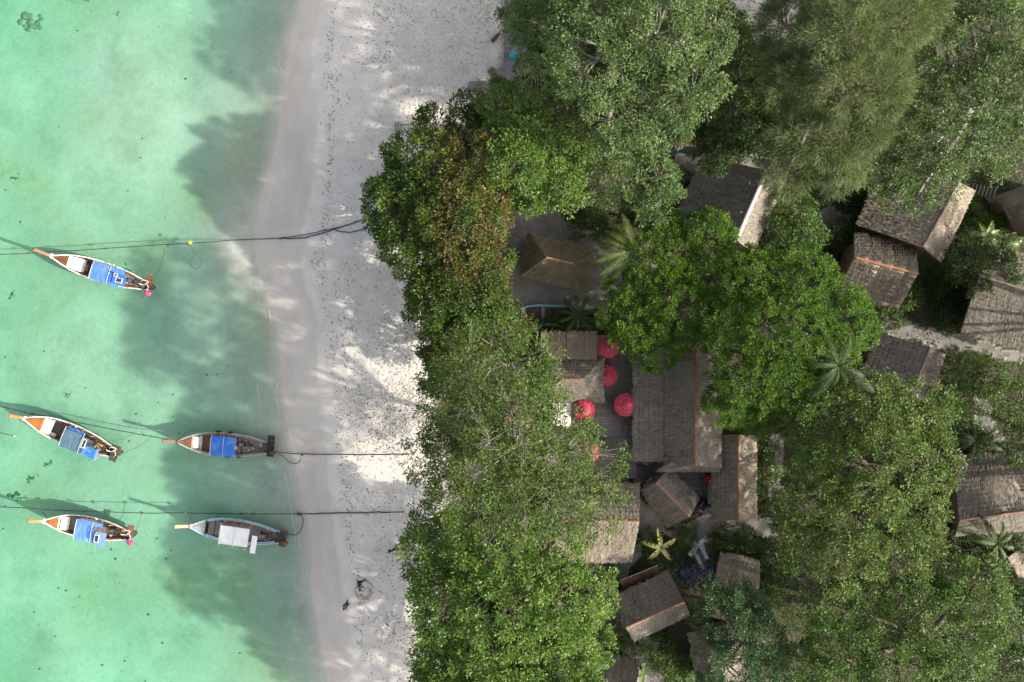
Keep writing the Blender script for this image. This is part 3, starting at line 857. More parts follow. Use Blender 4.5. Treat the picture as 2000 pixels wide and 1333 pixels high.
TREES = [
    ('broadleaf_tree', 'tall loose grey-green tree with bare pale twigs at the top of the beach', 'tree', 'grey', (1200, 150),
     [(1070, 50, 80, 15.5), (1170, -10, 105, 18.6), (1170, 110, 110, 19.2), (1285, 60, 105, 19.8), (1335, 160, 85, 18.6), (1365, 60, 70, 18.0), (1220, 220, 90, 17.4), (1290, 225, 70, 16.1), (1070, 140, 70, 14.9), (1180, 330, 75, 12.0), (1250, 350, 72, 12.0), (1015, 30, 38, 12.4), (1290, 390, 45, 12.0), (1130, -110, 100, 17.5), (1260, -90, 100, 18.5), (1370, -80, 80, 17)]),
    ('broadleaf_tree', 'fresh green tree between the rusty-leaved beach tree and the grey-green tree', 'tree', 'bright', (1050, 320),
     [(1000, 220, 55, 12.3), (1050, 285, 72, 13.4), (1095, 365, 55, 12.3), (1005, 320, 62, 13.9), (1035, 385, 38, 11.7), (965, 195, 38, 11.2), (1110, 280, 50, 12.8)]),
    ('beach_almond_tree', 'dense beachfront tree with rust and olive tinted leaves overhanging the sand', 'tree', 'almond', (900, 440),
     [(840, 340, 92, 12.3), (795, 400, 82, 11.8), (900, 420, 95, 13.4), (935, 335, 75, 12.9), (815, 480, 72, 11.2), (915, 520, 82, 11.8), (880, 580, 82, 11.2), (845, 600, 52, 10.1), (945, 590, 55, 10.6), (915, 222, 42, 9.0), (850, 250, 40, 8.4), (760, 400, 45, 10.1), (800, 430, 60, 6.5), (855, 330, 60, 6.5), (865, 530, 60, 6.5), (880, 610, 50, 6), (930, 420, 70, 7), (800, 380, 50, 5)]),
    ('beach_almond_tree', 'dark bushy tree with brown leaf tips beside the sunlit sand patch', 'tree', 'almond', (910, 690),
     [(868, 680, 48, 8.5), (856, 745, 36, 8), (900, 655, 55, 9), (965, 635, 58, 9.2), (1010, 640, 30, 8), (875, 700, 45, 5.5)]),
    ('spreading_tree', 'sparse tall tree with visible pale branches spreading over the red parasols', 'tree', 'sparse', (1010, 850),
     [(960, 720, 105, 18.6), (900, 800, 75, 17.4), (1000, 830, 110, 19.8), (1082, 872, 84, 19.2), (850, 900, 66, 16.7), (930, 930, 95, 18.6), (1060, 960, 105, 18.6), (1160, 900, 62, 17.4), (1190, 950, 42, 16.7), (1150, 1000, 60, 16.7), (825, 855, 38, 16.1), (960, 1010, 70, 16.1), (1035, 700, 66, 17.5), (930, 760, 90, 13), (1020, 790, 85, 13), (915, 880, 90, 12.5), (1040, 900, 95, 13), (1120, 940, 70, 12), (970, 960, 85, 12)]),
    ('broadleaf_tree', 'big yellow-green tree along the beach at the bottom of the picture', 'tree', 'bright', (1000, 1180),
     [(848, 1015, 48, 11.4), (860, 1080, 75, 14.0), (960, 1065, 105, 15.9), (1060, 1080, 85, 15.2), (880, 1180, 85, 15.2), (990, 1180, 110, 16.5), (1090, 1180, 90, 15.9), (865, 1270, 62, 14.0), (970, 1300, 110, 15.9), (1080, 1290, 95, 15.2), (1160, 1160, 50, 11.4), (1155, 1260, 48, 12.7), (850, 1330, 50, 14.0), (900, 1390, 90, 15.5), (1010, 1410, 110, 16.5), (1120, 1390, 90, 16), (960, 1490, 110, 16.5), (1100, 1490, 110, 16.5)]),
    ('round_crowned_tree', 'compact dark green tree with tight rounded clumps above the topmost red parasol', 'tree', 'dense', (1310, 570),
     [(1300, 520, 88, 10), (1380, 468, 56, 10), (1250, 600, 80, 9.5), (1330, 600, 76, 10.5), (1240, 640, 50, 8.5), (1280, 680, 50, 8.5), (1300, 450, 42, 9), (1390, 540, 66, 10.5)]),
    ('round_crowned_tree', 'large round vivid green tree with tight clumps right of the long thatched roof', 'tree', 'dense', (1520, 680),
     [(1470, 560, 78, 12), (1560, 560, 76, 12.5), (1440, 640, 80, 12), (1530, 650, 98, 13.5), (1620, 620, 80, 12.5), (1465, 740, 80, 12), (1555, 740, 72, 12),
      (1430, 785, 52, 10.5), (1480, 805, 46, 10), (1665, 640, 48, 11), (1600, 690, 68, 12.5)]),
    ('casuarina_tree', 'feathery pale casuarina tree with fine needle foliage', 'tree', 'needle', (1620, 190),
     [(1560, 60, 80, 16), (1640, 60, 95, 18.5), (1720, 40, 86, 18), (1785, 20, 55, 17), (1560, 160, 75, 16.5), (1640, 160, 88, 18), (1695, 165, 76, 17.5),
      (1560, 260, 66, 15.5), (1620, 275, 76, 16), (1540, 335, 52, 14), (1640, 330, 46, 14.5), (1690, 250, 50, 16), (1520, 110, 40, 14)]),
    ('broadleaf_tree', 'dark shaded tree between the grey-green tree and the feathery casuarina', 'tree', 'dark', (1440, 190),
     [(1425, 130, 85, 10), (1430, 230, 78, 9.5), (1490, 255, 58, 9), (1400, 290, 46, 8.5), (1440, 60, 30, 9), (1500, 170, 60, 10)]),
    ('broadleaf_tree', 'glossy grey-green big tree filling the top right corner', 'tree', 'grey', (1880, 200),
     [(1860, 120, 105, 14), (1950, 60, 90, 14.5), (1960, 170, 96, 15), (1780, 220, 86, 14), (1860, 240, 100, 15), (1950, 270, 75, 13.5), (1760, 310, 66, 12.5),
      (1830, 330, 62, 12.5), (1700, 330, 42, 11.5), (1745, 385, 36, 11), (2030, 200, 70, 14), (1790, 385, 32, 11), (2030, 90, 70, 14), (1900, 20, 60, 13)]),
    ('broadleaf_tree', 'wide green tree south of the brown ridged roof with reddish dots among its leaves', 'tree', 'mid', (1700, 930),
     [(1610, 800, 74, 12.5), (1700, 810, 86, 13.5), (1790, 810, 70, 12.5), (1840, 790, 34, 11.5), (1620, 900, 86, 13), (1720, 910, 100, 14.5), (1810, 900, 68, 13),
      (1575, 980, 64, 12), (1680, 1000, 90, 13.5), (1770, 1000, 76, 13), (1555, 1060, 52, 11), (1650, 1080, 78, 12.5), (1740, 1080, 78, 12.5), (1800, 1050, 46, 12)]),
    ('broadleaf_tree', 'spreading green tree with bare twigs in the bottom right corner', 'tree', 'mid', (1790, 1230),
     [(1700, 1145, 52, 11), (1630, 1180, 60, 11), (1700, 1230, 72, 11.5), (1800, 1200, 86, 12.5), (1890, 1160, 76, 12.5), (1930, 1200, 60, 12), (1860, 1250, 86, 12.5),
      (1760, 1300, 86, 12), (1640, 1280, 74, 11), (1850, 1320, 56, 11), (1580, 1300, 52, 10), (1930, 1125, 36, 11)]),
    ('small_tree', 'bluish green small tree beside the tilted grey thatched hut', 'tree', 'blue', (1440, 1240),
     [(1430, 1200, 72, 8.5), (1395, 1165, 40, 7.5), (1470, 1255, 66, 9), (1420, 1300, 68, 8.5), (1490, 1310, 42, 8)]),
    ('small_tree', 'low dark tree leaning over the upper edge of the right-hand thatched roof', 'tree', 'dark', (1915, 530),
     [(1895, 510, 44, 6.5), (1945, 530, 42, 6.5), (1905, 552, 36, 6), (1960, 500, 32, 6)]),
    ('small_tree', 'rounded dark green tree below the sandy path on the right', 'tree', 'shrub_bright', (1890, 760),
     [(1880, 730, 46, 6), (1922, 738, 44, 6.5), (1885, 790, 44, 6), (1852, 800, 30, 5.5)]),
    ('small_tree', 'bushy tree cut by the right edge below the sandy path', 'tree', 'shrub_bright', (1995, 830),
     [(1985, 790, 46, 6), (1992, 870, 42, 6), (1995, 735, 28, 4.5)]),
    ('small_tree', 'small glossy tree between the white ridged roof and the grey footpath', 'tree', 'mid', (1560, 430),
     [(1555, 415, 42, 6.5), (1570, 462, 38, 5.8), (1530, 440, 26, 5)]),
    ('added_understorey_tree', 'dense low tree added below the big yellow-green tree to shade the beach', 'tree', 'dark', (930, 1150),  # low tree added to stop sun passing under the tall crown
     [(880, 1060, 60, 9.1), (870, 1150, 62, 10.1), (880, 1230, 62, 10.1), (870, 1310, 62, 10.1), (880, 1400, 70, 10.6), (950, 1120, 70, 10.6), (950, 1250, 75, 11.1), (960, 1370, 80, 11.6), (1050, 1250, 80, 11.1), (1050, 1400, 80, 11.6), (900, 1480, 80, 11.1), (1060, 1130, 60, 10.1), (1000, 1520, 100, 12), (1100, 1560, 100, 13)]),
    ('added_understorey_tree', 'dense low tree added under the tall grey-green tree to shade the upper beach', 'tree', 'dark', (1090, 60),  # another added low crown, blocking sun from the upper beach
     [(1040, -90, 60, 8.5), (1045, -10, 52, 8.5), (1055, 70, 50, 8.5), (1060, 140, 50, 8.5), (1120, -60, 80, 10.5), (1130, 40, 80, 10.5), (1140, 140, 80, 10.5), (1220, 120, 80, 11), (1060, -180, 80, 10), (1170, -170, 90, 12)]),
    ('broadleaf_tree', 'unseen tree added past the right edge for shade, above the sandy path', 'tree', 'mid', (2110, 620),  # out-of-view tree added to cast shade over the path
     [(2070, 560, 66, 11), (2090, 640, 76, 12), (2120, 720, 90, 13), (2080, 470, 60, 10.5), (2060, 740, 50, 10)]),
    ('broadleaf_tree', 'unseen tree added past the right edge for shade, below the sandy path', 'tree', 'mid', (2120, 900),  # second out-of-view tree, added to darken the right side with its shadow
     [(2090, 830, 80, 12), (2110, 930, 90, 13), (2080, 1010, 60, 11), (2140, 1020, 90, 13)]),
    ('small_tree', 'shadowy tree in the lowest right corner', 'tree', 'dark', (1985, 1290),
     [(1985, 1240, 40, 6), (1965, 1310, 52, 6.5), (2010, 1160, 40, 6)]),
]


def build_trees():
    for i, (nm, lab, cat, kind, base, lobes) in enumerate(TREES):
        redf, sp = None, None
        if i == 2: redf = red_band(880, 985, 290, 520, 1.1)
        if i == 3: redf = red_band(860, 1000, 620, 690, 0.7)
        if i == 11: redf = lambda v: 0.22
        tree(nm, lab, cat, kind, base, lobes, 100 + i, 'trees of the beach village', redf=redf, sparse=sp,
             flat={'needle': 0.8, 'sparse': 0.5, 'dense': 0.62}.get(kind, 0.66), gap={'dense': 0.02, 'sparse': 0.22, 'needle': 0.1}.get(kind, 0.14))


SHRUBS = [
    ('leafy shrub growing over the beached dinghy', 'shrub', [(1085, 632, 26, 2.7), (1120, 632, 28, 2.9), (1050, 640, 16, 2.4), (1155, 636, 20, 2.6)]),
    ('dark shrub in the yard north of the hip-roofed hut', 'shrub', [(1150, 440, 36, 3.6), (1185, 452, 30, 3.2)]),
    ('leafy shrub left of the white ridged thatched roof', 'shrub_bright', [(1325, 352, 30, 3.4), (1305, 395, 34, 3.4), (1340, 400, 20, 3)]),
    ('shrub hiding the lower corner of the white ridged roof', 'shrub', [(1510, 490, 34, 3.2), (1540, 505, 30, 3)]),
    ('shrub beside the grey footpath next to the striped thatched hut', 'shrub', [(1640, 455, 26, 3), (1625, 480, 20, 2.6)]),
    ('shrub below the striped thatched hut', 'shrub_bright', [(1740, 615, 26, 2.6), (1775, 580, 26, 2.8), (1720, 612, 20, 2.4)]),
    ('rounded shrub on the grass beside the small slatted steps', 'shrub', [(1855, 628, 30, 2.8), (1835, 610, 22, 2.4)]),
    ('shrub on the slope between the two right-hand thatched roofs', 'shrub', [(1850, 540, 28, 3), (1835, 565, 26, 2.8), (1870, 590, 24, 2.6)]),
    ('leafy shrub in front of the upper right house with steps', 'shrub_bright', [(1900, 430, 30, 2.8), (1930, 450, 30, 3), (1890, 400, 22, 2.4)]),
    ('dense shrub under the dark frond palm on the right', 'shrub', [(1910, 870, 34, 3.4), (1940, 900, 30, 3.2), (1885, 850, 24, 3)]),
    ('shrub along the right edge beside the narrow dirt path', 'shrub', [(1975, 920, 34, 3.4), (1990, 960, 30, 3.2)]),
    ('upper shrub of the strip right of the narrow ridged roof', 'shrub_bright', [(1492, 875, 26, 3), (1496, 915, 24, 2.8)]),
    ('lower shrub of the strip right of the narrow ridged roof', 'shrub', [(1495, 960, 26, 3), (1500, 995, 24, 2.8)]),
    ('shrub north of the small thatched shed by the debris heap', 'shrub', [(1420, 1052, 30, 2.4), (1455, 1060, 30, 2.6), (1400, 1060, 18, 2.2)]),
    ('tall shrub right of the small thatched shed', 'shrub', [(1505, 1085, 32, 3.2), (1515, 1130, 32, 3.2)]),
    ('yellowish shrub near the brown soil path', 'shrub_bright', [(1500, 1180, 30, 3), (1475, 1170, 24, 2.8)]),
    ('low shrub behind the yellow banana plant', 'shrub', [(1265, 1055, 24, 2.2), (1325, 1045, 30, 2.4), (1345, 1062, 18, 2)]),
    ('shrub beside the dark open shed under the beach tree', 'shrub_bright', [(1180, 1120, 30, 3), (1150, 1130, 22, 2.8)]),
    ('shaded shrub below the tilted grey thatched hut', 'shrub', [(1200, 1235, 32, 3), (1232, 1265, 24, 2.6), (1180, 1255, 26, 3)]),
    ('mossy yellow-green shrub beside the pale path at the bottom', 'shrub_bright', [(1285, 1265, 30, 2.6), (1310, 1295, 34, 2.6), (1325, 1325, 26, 2.6)]),
    ('shrub in the shade at the foot of the wide ridged roof', 'shrub', [(1905, 1065, 36, 3.2), (1875, 1075, 30, 3.2), (1950, 1060, 26, 2.6)]),
    ('dark shrub left of the wide ridged roof', 'shrub', [(1815, 1030, 26, 3), (1835, 1060, 26, 3)]),
    ('shrub on the right edge under the wide ridged roof', 'shrub', [(1985, 1085, 34, 3.4), (1995, 1130, 34, 3.4)]),
    ('shrub against the blue tarpaulin line near the casuarina', 'shrub', [(1400, 295, 26, 3.2), (1440, 300, 22, 3)]),
    ('low shrub at the back of the concrete yard', 'shrub', [(1405, 30, 28, 3.2), (1440, 75, 24, 3)]),
    ('shrub under the big glossy tree beside the thatched roof', 'shrub', [(1640, 350, 34, 3.4), (1665, 380, 26, 3.2), (1610, 380, 26, 3)]),
]


def build_shrubs():
    for i, (lab, kind, lobes) in enumerate(SHRUBS):
        cx = sum(l[0] for l in lobes) / len(lobes)
        cy = sum(l[1] for l in lobes) / len(lobes)
        tree('shrub', lab, 'shrub', kind, (cx, cy), lobes, 400 + i, 'shrubs between the huts', flat=0.8, gap=0.05)


# ------------------------------------------------------------------ palms and bananas
def frond(name, base, az, el, length, mat, parent, droop=1.0, seed=0, tone0=0.5, wid=0.44):
    r = np.random.default_rng(seed)
    n = 13
    hd = np.array([math.cos(az), math.sin(az), 0])
    pts = []
    for i in range(n):
        t = i / (n - 1)
        pts.append(np.array(base) + hd * length * (t - 0.18 * t * t * droop) + np.array([0, 0, 1]) * length * (math.sin(el) * t - 0.62 * droop * t * t))
    pts = np.array(pts)
    m = 32
    V, F, T = [], [], []
    side0 = np.array([-hd[1], hd[0], 0])
    for j in range(m):
        t = 0.1 + 0.9 * j / (m - 1)
        u = t * (n - 1)
        k = min(int(u), n - 2)
        q = pts[k] * (1 - (u - k)) + pts[k + 1] * (u - k)
        ax = pts[k + 1] - pts[k]
        ax = ax / np.linalg.norm(ax)
        ll = wid * length * 0.40 * (math.sin(math.pi * min(1, t * 0.93 + 0.07)) ** 0.8) + 0.04
        for sgn in (-1, 1):
            d = ax * 0.80 + side0 * sgn * 0.62 + np.array([0, 0, -0.15]) + r.normal(0, 0.07, 3)
            d = d / np.linalg.norm(d)
            w = np.cross(d, np.array([0, 0, 1.0])); w = w / np.linalg.norm(w) * 0.021
            l2 = ll * r.uniform(0.85, 1.1)
            mid = q + d * l2 * 0.5 + np.array([0, 0, 0.02])
            tip = q + d * l2 + np.array([0, 0, -0.22 * l2 * droop])
            b = len(V)
            V += [q - w * 0.6, q + w * 0.6, mid + w, mid - w, tip]
            F += [(b, b + 1, b + 2, b + 3), (b + 3, b + 2, b + 4, b + 4)]
            T += [np.clip(tone0 + r.normal(0, 0.12), 0, 1)] * 5
    faces = [f if len(set(f)) == 4 else f[:3] for f in F]
    mb = MB()
    mb.tube([Vector(p) for p in pts], [0.035 * (1 - 0.75 * i / (n - 1)) for i in range(n)], 5)
    b = len(V)
    V = V + [np.array(v) for v in mb.v]
    faces = faces + [tuple(b + i for i in f) for f in mb.f]
    T += [min(1, tone0 + 0.35)] * len(mb.v)
    me = raw_mesh(name, V, faces=faces, attrs={'tone': T, 'red': np.zeros(len(T))})
    return mesh_obj(name, me, mat, parent)


def palm(label, px, py, z, length, fr, seed, tone=0.5, lean=(0, 0)):
    """fr: (image angle in degrees, anticlockwise from right, length factor)"""
    c = P(px, py, z)
    b = Vector((c.x * 1.0 + lean[0], c.y + lean[1], GZ - 0.05))
    root = empty('palm_tree', b, 0, label, 'palm', 'palms among the huts')
    mb = MB()
    pts = curve_pts([b, b.lerp(c, 0.5) + Vector((0.1, -0.1, 0)), c], 10)
    mb.tube(pts, [0.17 - 0.07 * i / 10 + (0.05 if i == 0 else 0) for i in range(11)], 9)
    mb.build('trunk', M['bark'], root, smooth=True)
    r = random.Random(seed)
    for k, (a, f) in enumerate(fr):
        frond('frond', c + Vector((0, 0, 0.05)), math.radians(a), r.uniform(0.25, 0.75), length * f, M['palm_leaf'], root, r.uniform(0.7, 1.1), seed * 50 + k,
              min(1, max(0, tone + r.uniform(-0.15, 0.15))))
    mb = MB()
    for k in range(6):
        a = k * 1.05
        mb.tube([c + Vector((0, 0, -0.2)), c + Vector((0.1 * math.cos(a), 0.1 * math.sin(a), 0.2))], [0.07, 0.02], 5)
    mb.build('crownshaft', M['palm_leaf'], root)
    return root


def banana_leaf(base, az, length, width, el, mat, parent, seed, tone0, red0):
    r = np.random.default_rng(seed)
    n, m = 16, 3
    hd = np.array([math.cos(az), math.sin(az), 0]); sd = np.array([-hd[1], hd[0], 0])
    V, T, Rd, F = [], [], [], []
    for i in range(n):
        t = i / (n - 1)
        c = np.array(base) + hd * length * t + np.array([0, 0, 1]) * length * (el * t - 0.55 * t * t)
        w = width * 0.5 * (math.sin(math.pi * min(1, 0.1 + 0.93 * t)) ** 0.55) * (0.12 if t < 0.12 else 1) * r.uniform(0.85, 1.05)
        for j in range(-1, 2):
            V.append(c + sd * w * j + np.array([0, 0, 0.09 * abs(j) * width]) * (1 if t > .1 else 0) + hd * (0.06 * length * abs(j)) * t)
            T.append(np.clip(tone0 + r.normal(0, 0.13) + (0.25 if j == 0 else 0), 0, 1))
            Rd.append(np.clip(red0 * (abs(j) * 0.7 + 0.6 * t) * r.uniform(0, 1.2), 0, 1))
    for i in range(n - 1):
        for j in range(2):
            if i > 2 and r.random() < 0.08: continue
            a = i * 3 + j
            F.append((a, a + 1, a + 4, a + 3))
    me = raw_mesh('leaf', V, faces=F, attrs={'tone': T, 'red': Rd})
    return mesh_obj('leaf', me, mat, parent)


def banana(label, px, py, z, leaves, mat, seed, red0=0.3):
    c = P(px, py, z)
    b = Vector((c.x, c.y, GZ - 0.05))
    root = empty('banana_plant', b, 0, label, 'banana plant', 'banana plants among the huts')
    mb = MB()
    mb.tube([b, b.lerp(c, 0.5), c], [0.14, 0.12, 0.07], 8)
    mb.build('stem', M['banana_green'], root, smooth=True)
    for k, (a, ln, w) in enumerate(leaves):
        banana_leaf(c, math.radians(a), ln, w, 0.35, mat, root, seed + k, 0.5, red0)


def build_palms():
    palm('bright coconut palm with fronds swept left beside the hip-roofed hut', 1240, 490, 8.5, 3.7,
         [(178, 1), (162, 0.95), (145, 0.9), (126, 1), (112, 0.9), (196, 1.0), (215, 1.05), (232, 0.95), (262, 0.8), (75, 0.75), (30, 0.7), (330, 0.7), (300, 0.7)], 1, 0.66)
    palm('coconut palm with curling fronds at the edge of the large round tree', 1638, 715, 13.0, 2.9,
         [(178, 1.05), (152, 0.6), (118, 1.0), (84, 0.7), (68, 0.95), (214, 0.8), (229, 1.2), (262, 0.6), (296, 0.7), (322, 1.25), (338, 0.8), (22, 0.5)], 2, 0.15)
    palm('coconut palm beside the wide ridged roof with fronds fanned upward', 1946, 1062, 6.5, 3.2,
         [(135, 1.15), (120, 1.0), (105, 0.7), (158, 1.1), (170, 0.8), (60, 0.7), (30, 0.6), (268, 0.7), (245, 0.6), (300, 0.6), (345, 0.6)], 3, 0.38)
    palm('shaded palm with drooping dark fronds above the wide ridged roof', 1905, 862, 6.0, 2.7,
         [(178, 0.9), (205, 0.9), (240, 0.9), (150, 0.8), (100, 0.7), (10, 0.9), (340, 0.9), (300, 0.8), (40, 0.8), (275, 0.8)], 4, 0.2)
    palm('low dark palm standing over the beached blue dinghy', 1128, 616, 3.6, 2.4,
         [(60, 0.9), (95, 0.9), (130, 0.9), (165, 0.9), (200, 0.8), (235, 0.9), (270, 0.8), (310, 1.0), (340, 0.9), (15, 0.9)], 5, 0.3)
    banana('yellow banana plant with five broad leaves in the dark plot', 1291, 1070, 4.2,
           [(98, 1.5, 0.42), (28, 1.45, 0.42), (165, 1.5, 0.42), (226, 1.45, 0.42), (308, 1.3, 0.42)], M['banana_leaf'], 900, 0.35)
    banana('young bright banana plant at the bottom edge', 1256, 1316, 3.4, [(75, 0.9, 0.34), (95, 0.6, 0.3), (262, 0.9, 0.36), (200, 0.6, 0.3), (320, 0.5, 0.3)], M['banana_green'], 930, 0.1)
    banana('leafy green banana clump behind the low dark tree on the right', 1925, 462, 4.5,
           [(60, 1.5, 0.5), (20, 1.4, 0.5), (110, 1.2, 0.45), (160, 1.3, 0.38), (250, 1.2, 0.4), (330, 1.3, 0.38)], M['banana_green'], 950, 0.05)
    banana('second banana clump by the right edge above the right-hand roof', 1990, 480, 4.3,
           [(160, 1.4, 0.45), (185, 1.5, 0.45), (120, 1.2, 0.4), (60, 1.2, 0.4), (215, 1.1, 0.4)], M['banana_green'], 970, 0.1)
    banana('banana plant standing by the upper edge of the round crowned tree near the palm', 1250, 415, 4.5,
           [(60, 1.6, 0.4), (150, 1.3, 0.4), (250, 1.1, 0.4), (20, 1.2, 0.4)], M['banana_green'], 990, 0.1)


# ------------------------------------------------------------------ ground cover, leaf litter, weed specks
def build_stuff():
    r = RNG
    # low plants and grass in the soil between the huts
    n = 60000
    px, py = r.uniform(850, 2060, n), r.uniform(-40, 1380, n)
    X, Y = (px - 1000) / S, -(py - 666.5) / S
    ok = X > f_soil(Y) + 1.5
    for p in SAND_POLYS:
        ok &= ~in_poly(px, py, p)
    dens = vnoise(X, Y, 0.28, 31)
    ok &= r.random(n) < sstep(0.25, 0.6, dens)
    X, Y = X[ok], Y[ok]
    N = len(X)
    p = np.stack([X, Y, ground_z(X, Y)], 1)
    d = norm(np.stack([r.normal(0, 1, N), r.normal(0, 1, N), np.abs(r.normal(0.6, 0.5, N))], 1))
    leaves_mesh('ground_cover', p, d, norm(np.array([0, 0, 1]) + r.normal(0, 0.5, (N, 3))), r.uniform(0.15, 0.42, N), r.uniform(0.05, 0.14, N),
                np.clip(0.3 + 0.5 * vnoise(X, Y, 0.5, 32) + r.normal(0, 0.15, N), 0, 1), (r.random(N) < 0.12) * 0.8, M['grass'], None)
    tag(bpy.data.objects['ground_cover'], 'low grass and weeds on the soil between the huts', 'undergrowth', kind='stuff')
    # dead leaves on the beach
    n = 90000
    px, py = r.uniform(600, 1010, n), r.uniform(-20, 1360, n)
    X, Y = (px - 1000) / S, -(py - 666.5) / S
    w = X - f_wet(Y)
    ok = (w > 0.1) & (X < f_soil(Y) + 2)
    pr = sstep(0.2, 6, w) * (0.22 + 0.75 * sstep(0.4, 0.75, vnoise(X, Y, 0.3, 41))) * (0.5 + 0.5 * sstep(0.4, 0.7, vnoise(X, Y, 1.3, 42)))
    line = np.exp(-((w - 1.1 - 0.8 * vnoise(X, Y, 0.4, 43)) / 0.35) ** 2)
    ok &= r.random(n) < np.maximum(pr * np.where(py < 620, 0.34, 0.95), line * 0.35)
    X, Y = X[ok], Y[ok]
    N = len(X)
    p = np.stack([X, Y, ground_z(X, Y) + 0.012], 1)
    d = norm(np.stack([r.normal(0, 1, N), r.normal(0, 1, N), r.normal(0, 0.12, N)], 1))
    leaves_mesh('leaf_litter', p, d, norm(np.array([0, 0, 1]) + r.normal(0, 0.25, (N, 3))), r.uniform(0.05, 0.25, N), r.uniform(0.03, 0.10, N),
                np.zeros(N), np.zeros(N), M['litter'], None)
    tag(bpy.data.objects['leaf_litter'], 'dead brown leaves strewn over the beach', 'leaf litter', kind='stuff')
    # specks of weed and shell on the sea bed
    n = 700
    px, py = r.uniform(-20, 520, n), r.uniform(-20, 1360, n)
    X, Y = (px - 1000) / S, -(py - 666.5) / S
    ok = (X < f_shore(Y) - 2) & (r.random(n) < 0.12 + 0.9 * sstep(0.5, 0.8, vnoise(X, Y, 0.12, 51)) * (px < 330))
    X, Y = X[ok], Y[ok]
    mb = MB()
    for x, y in zip(X, Y):
        z = float(ground_z(x, y))
        s = rnd.choice((0.02, 0.03, 0.03, 0.04, 0.05, 0.09))
        mb.ball((x, y, z + s * 0.2), (s * rnd.uniform(0.7, 1.5), s * rnd.uniform(0.6, 1.2), s * 0.5), 6, 4, 0.25)
    o = mb.build('weed_specks', M['weed'])
    tag(o, 'small dark weed specks and shells on the sea bed', 'weed', kind='stuff')


def build_corals():
    spots = [('round coral head with a hollow centre in the upper left corner', 40, 28, 1.0, 34),
             ('dark weedy rock patch left of the bottom mooring line', 38, 940, 0.42, 5),
             ('dark weedy rock patch beside the larger one near the left edge', 74, 912, 0.38, 5),
             ('elongated dark rock at the left edge above the bottom mooring line', 6, 975, 0.5, 5),
             ('dark rock patch at the left edge beside the top boat', 3, 575, 0.36, 4),
             ('small dark rock patch under the stern of the top boat', 112, 772, 0.30, 4),
             ('tiny rock cluster left of the upper sand bank', 12, 342, 0.32, 4)]
    for lab, px, py, rad, n in spots:
        c = P(px, py, 0)
        z = float(ground_z(c.x, c.y))
        root = empty('coral_rock', (c.x, c.y, z), 0, lab, 'rock', 'rocks on the sea bed')
        for k in range(n if n > 8 else n * 4):
            a = rnd.uniform(0, 6.283)
            if n > 8:
                q = rad * (rnd.uniform(0.7, 0.95) if k % 2 else rnd.uniform(0.0, 0.7))
                s = rad * rnd.uniform(0.16, 0.28)
            else:
                q = rad * abs(rnd.gauss(0, 0.75))
                s = rad * rnd.uniform(0.08, 0.34)
            m = MB()
            m.ball((c.x + q * math.cos(a) * 1.2, c.y + q * math.sin(a) * 0.8, z + s * 0.05), (s * rnd.uniform(.8, 1.5), s * rnd.uniform(.6, 1.2), s * 0.2), 9, 6, 0.28)
            m.build('lump', M['coral'] if n > 8 or k % 3 == 0 else M['weed'], root, smooth=True)


def build_foam():
    # thin broken lines of foam and wet scallops left by the last waves
    r = np.random.default_rng(77)
    V, F = [], []
    for off, wd, brk in ((-0.25, 0.028, 0.42), (0.75, 0.022, 0.52), (-1.3, 0.02, 0.6)):
        ys = np.arange(-34, 34, 0.2)
        nz = (vnoise(ys, ys * 0 + off * 9, 0.3, 61) - 0.5) * 1.5 + (vnoise(ys, ys * 0 + off * 5, 1.1, 62) - 0.5) * 0.35
        x = f_shore(ys) + off + nz
        z = np.maximum(ground_z(x, ys), 0.0) + 0.012
        w = wd * (0.4 + 1.2 * vnoise(ys, ys * 0, 2.0, 63 + int(off * 10)))
        on = vnoise(ys, ys * 0 + off, 0.55, 66) > brk
        for i in range(len(ys) - 1):
            if on[i] and on[i + 1]:
                b = len(V)
                V += [(x[i] - w[i], ys[i], z[i]), (x[i] + w[i], ys[i], z[i]), (x[i + 1] + w[i + 1], ys[i + 1], z[i + 1]), (x[i + 1] - w[i + 1], ys[i + 1], z[i + 1])]
                F.append((b, b + 1, b + 2, b + 3))
    o = mesh_obj('foam', raw_mesh('foam', np.array(V), np.array(F)), pm('foam_line', (0.44, 0.42, 0.395), (0.56, 0.545, 0.52), 4, 0.8))
    tag(o, 'thin broken foam lines along the water edge', 'foam', kind='stuff')


build_foam()
build_trees()
build_shrubs()
build_palms()
build_stuff()
build_corals()


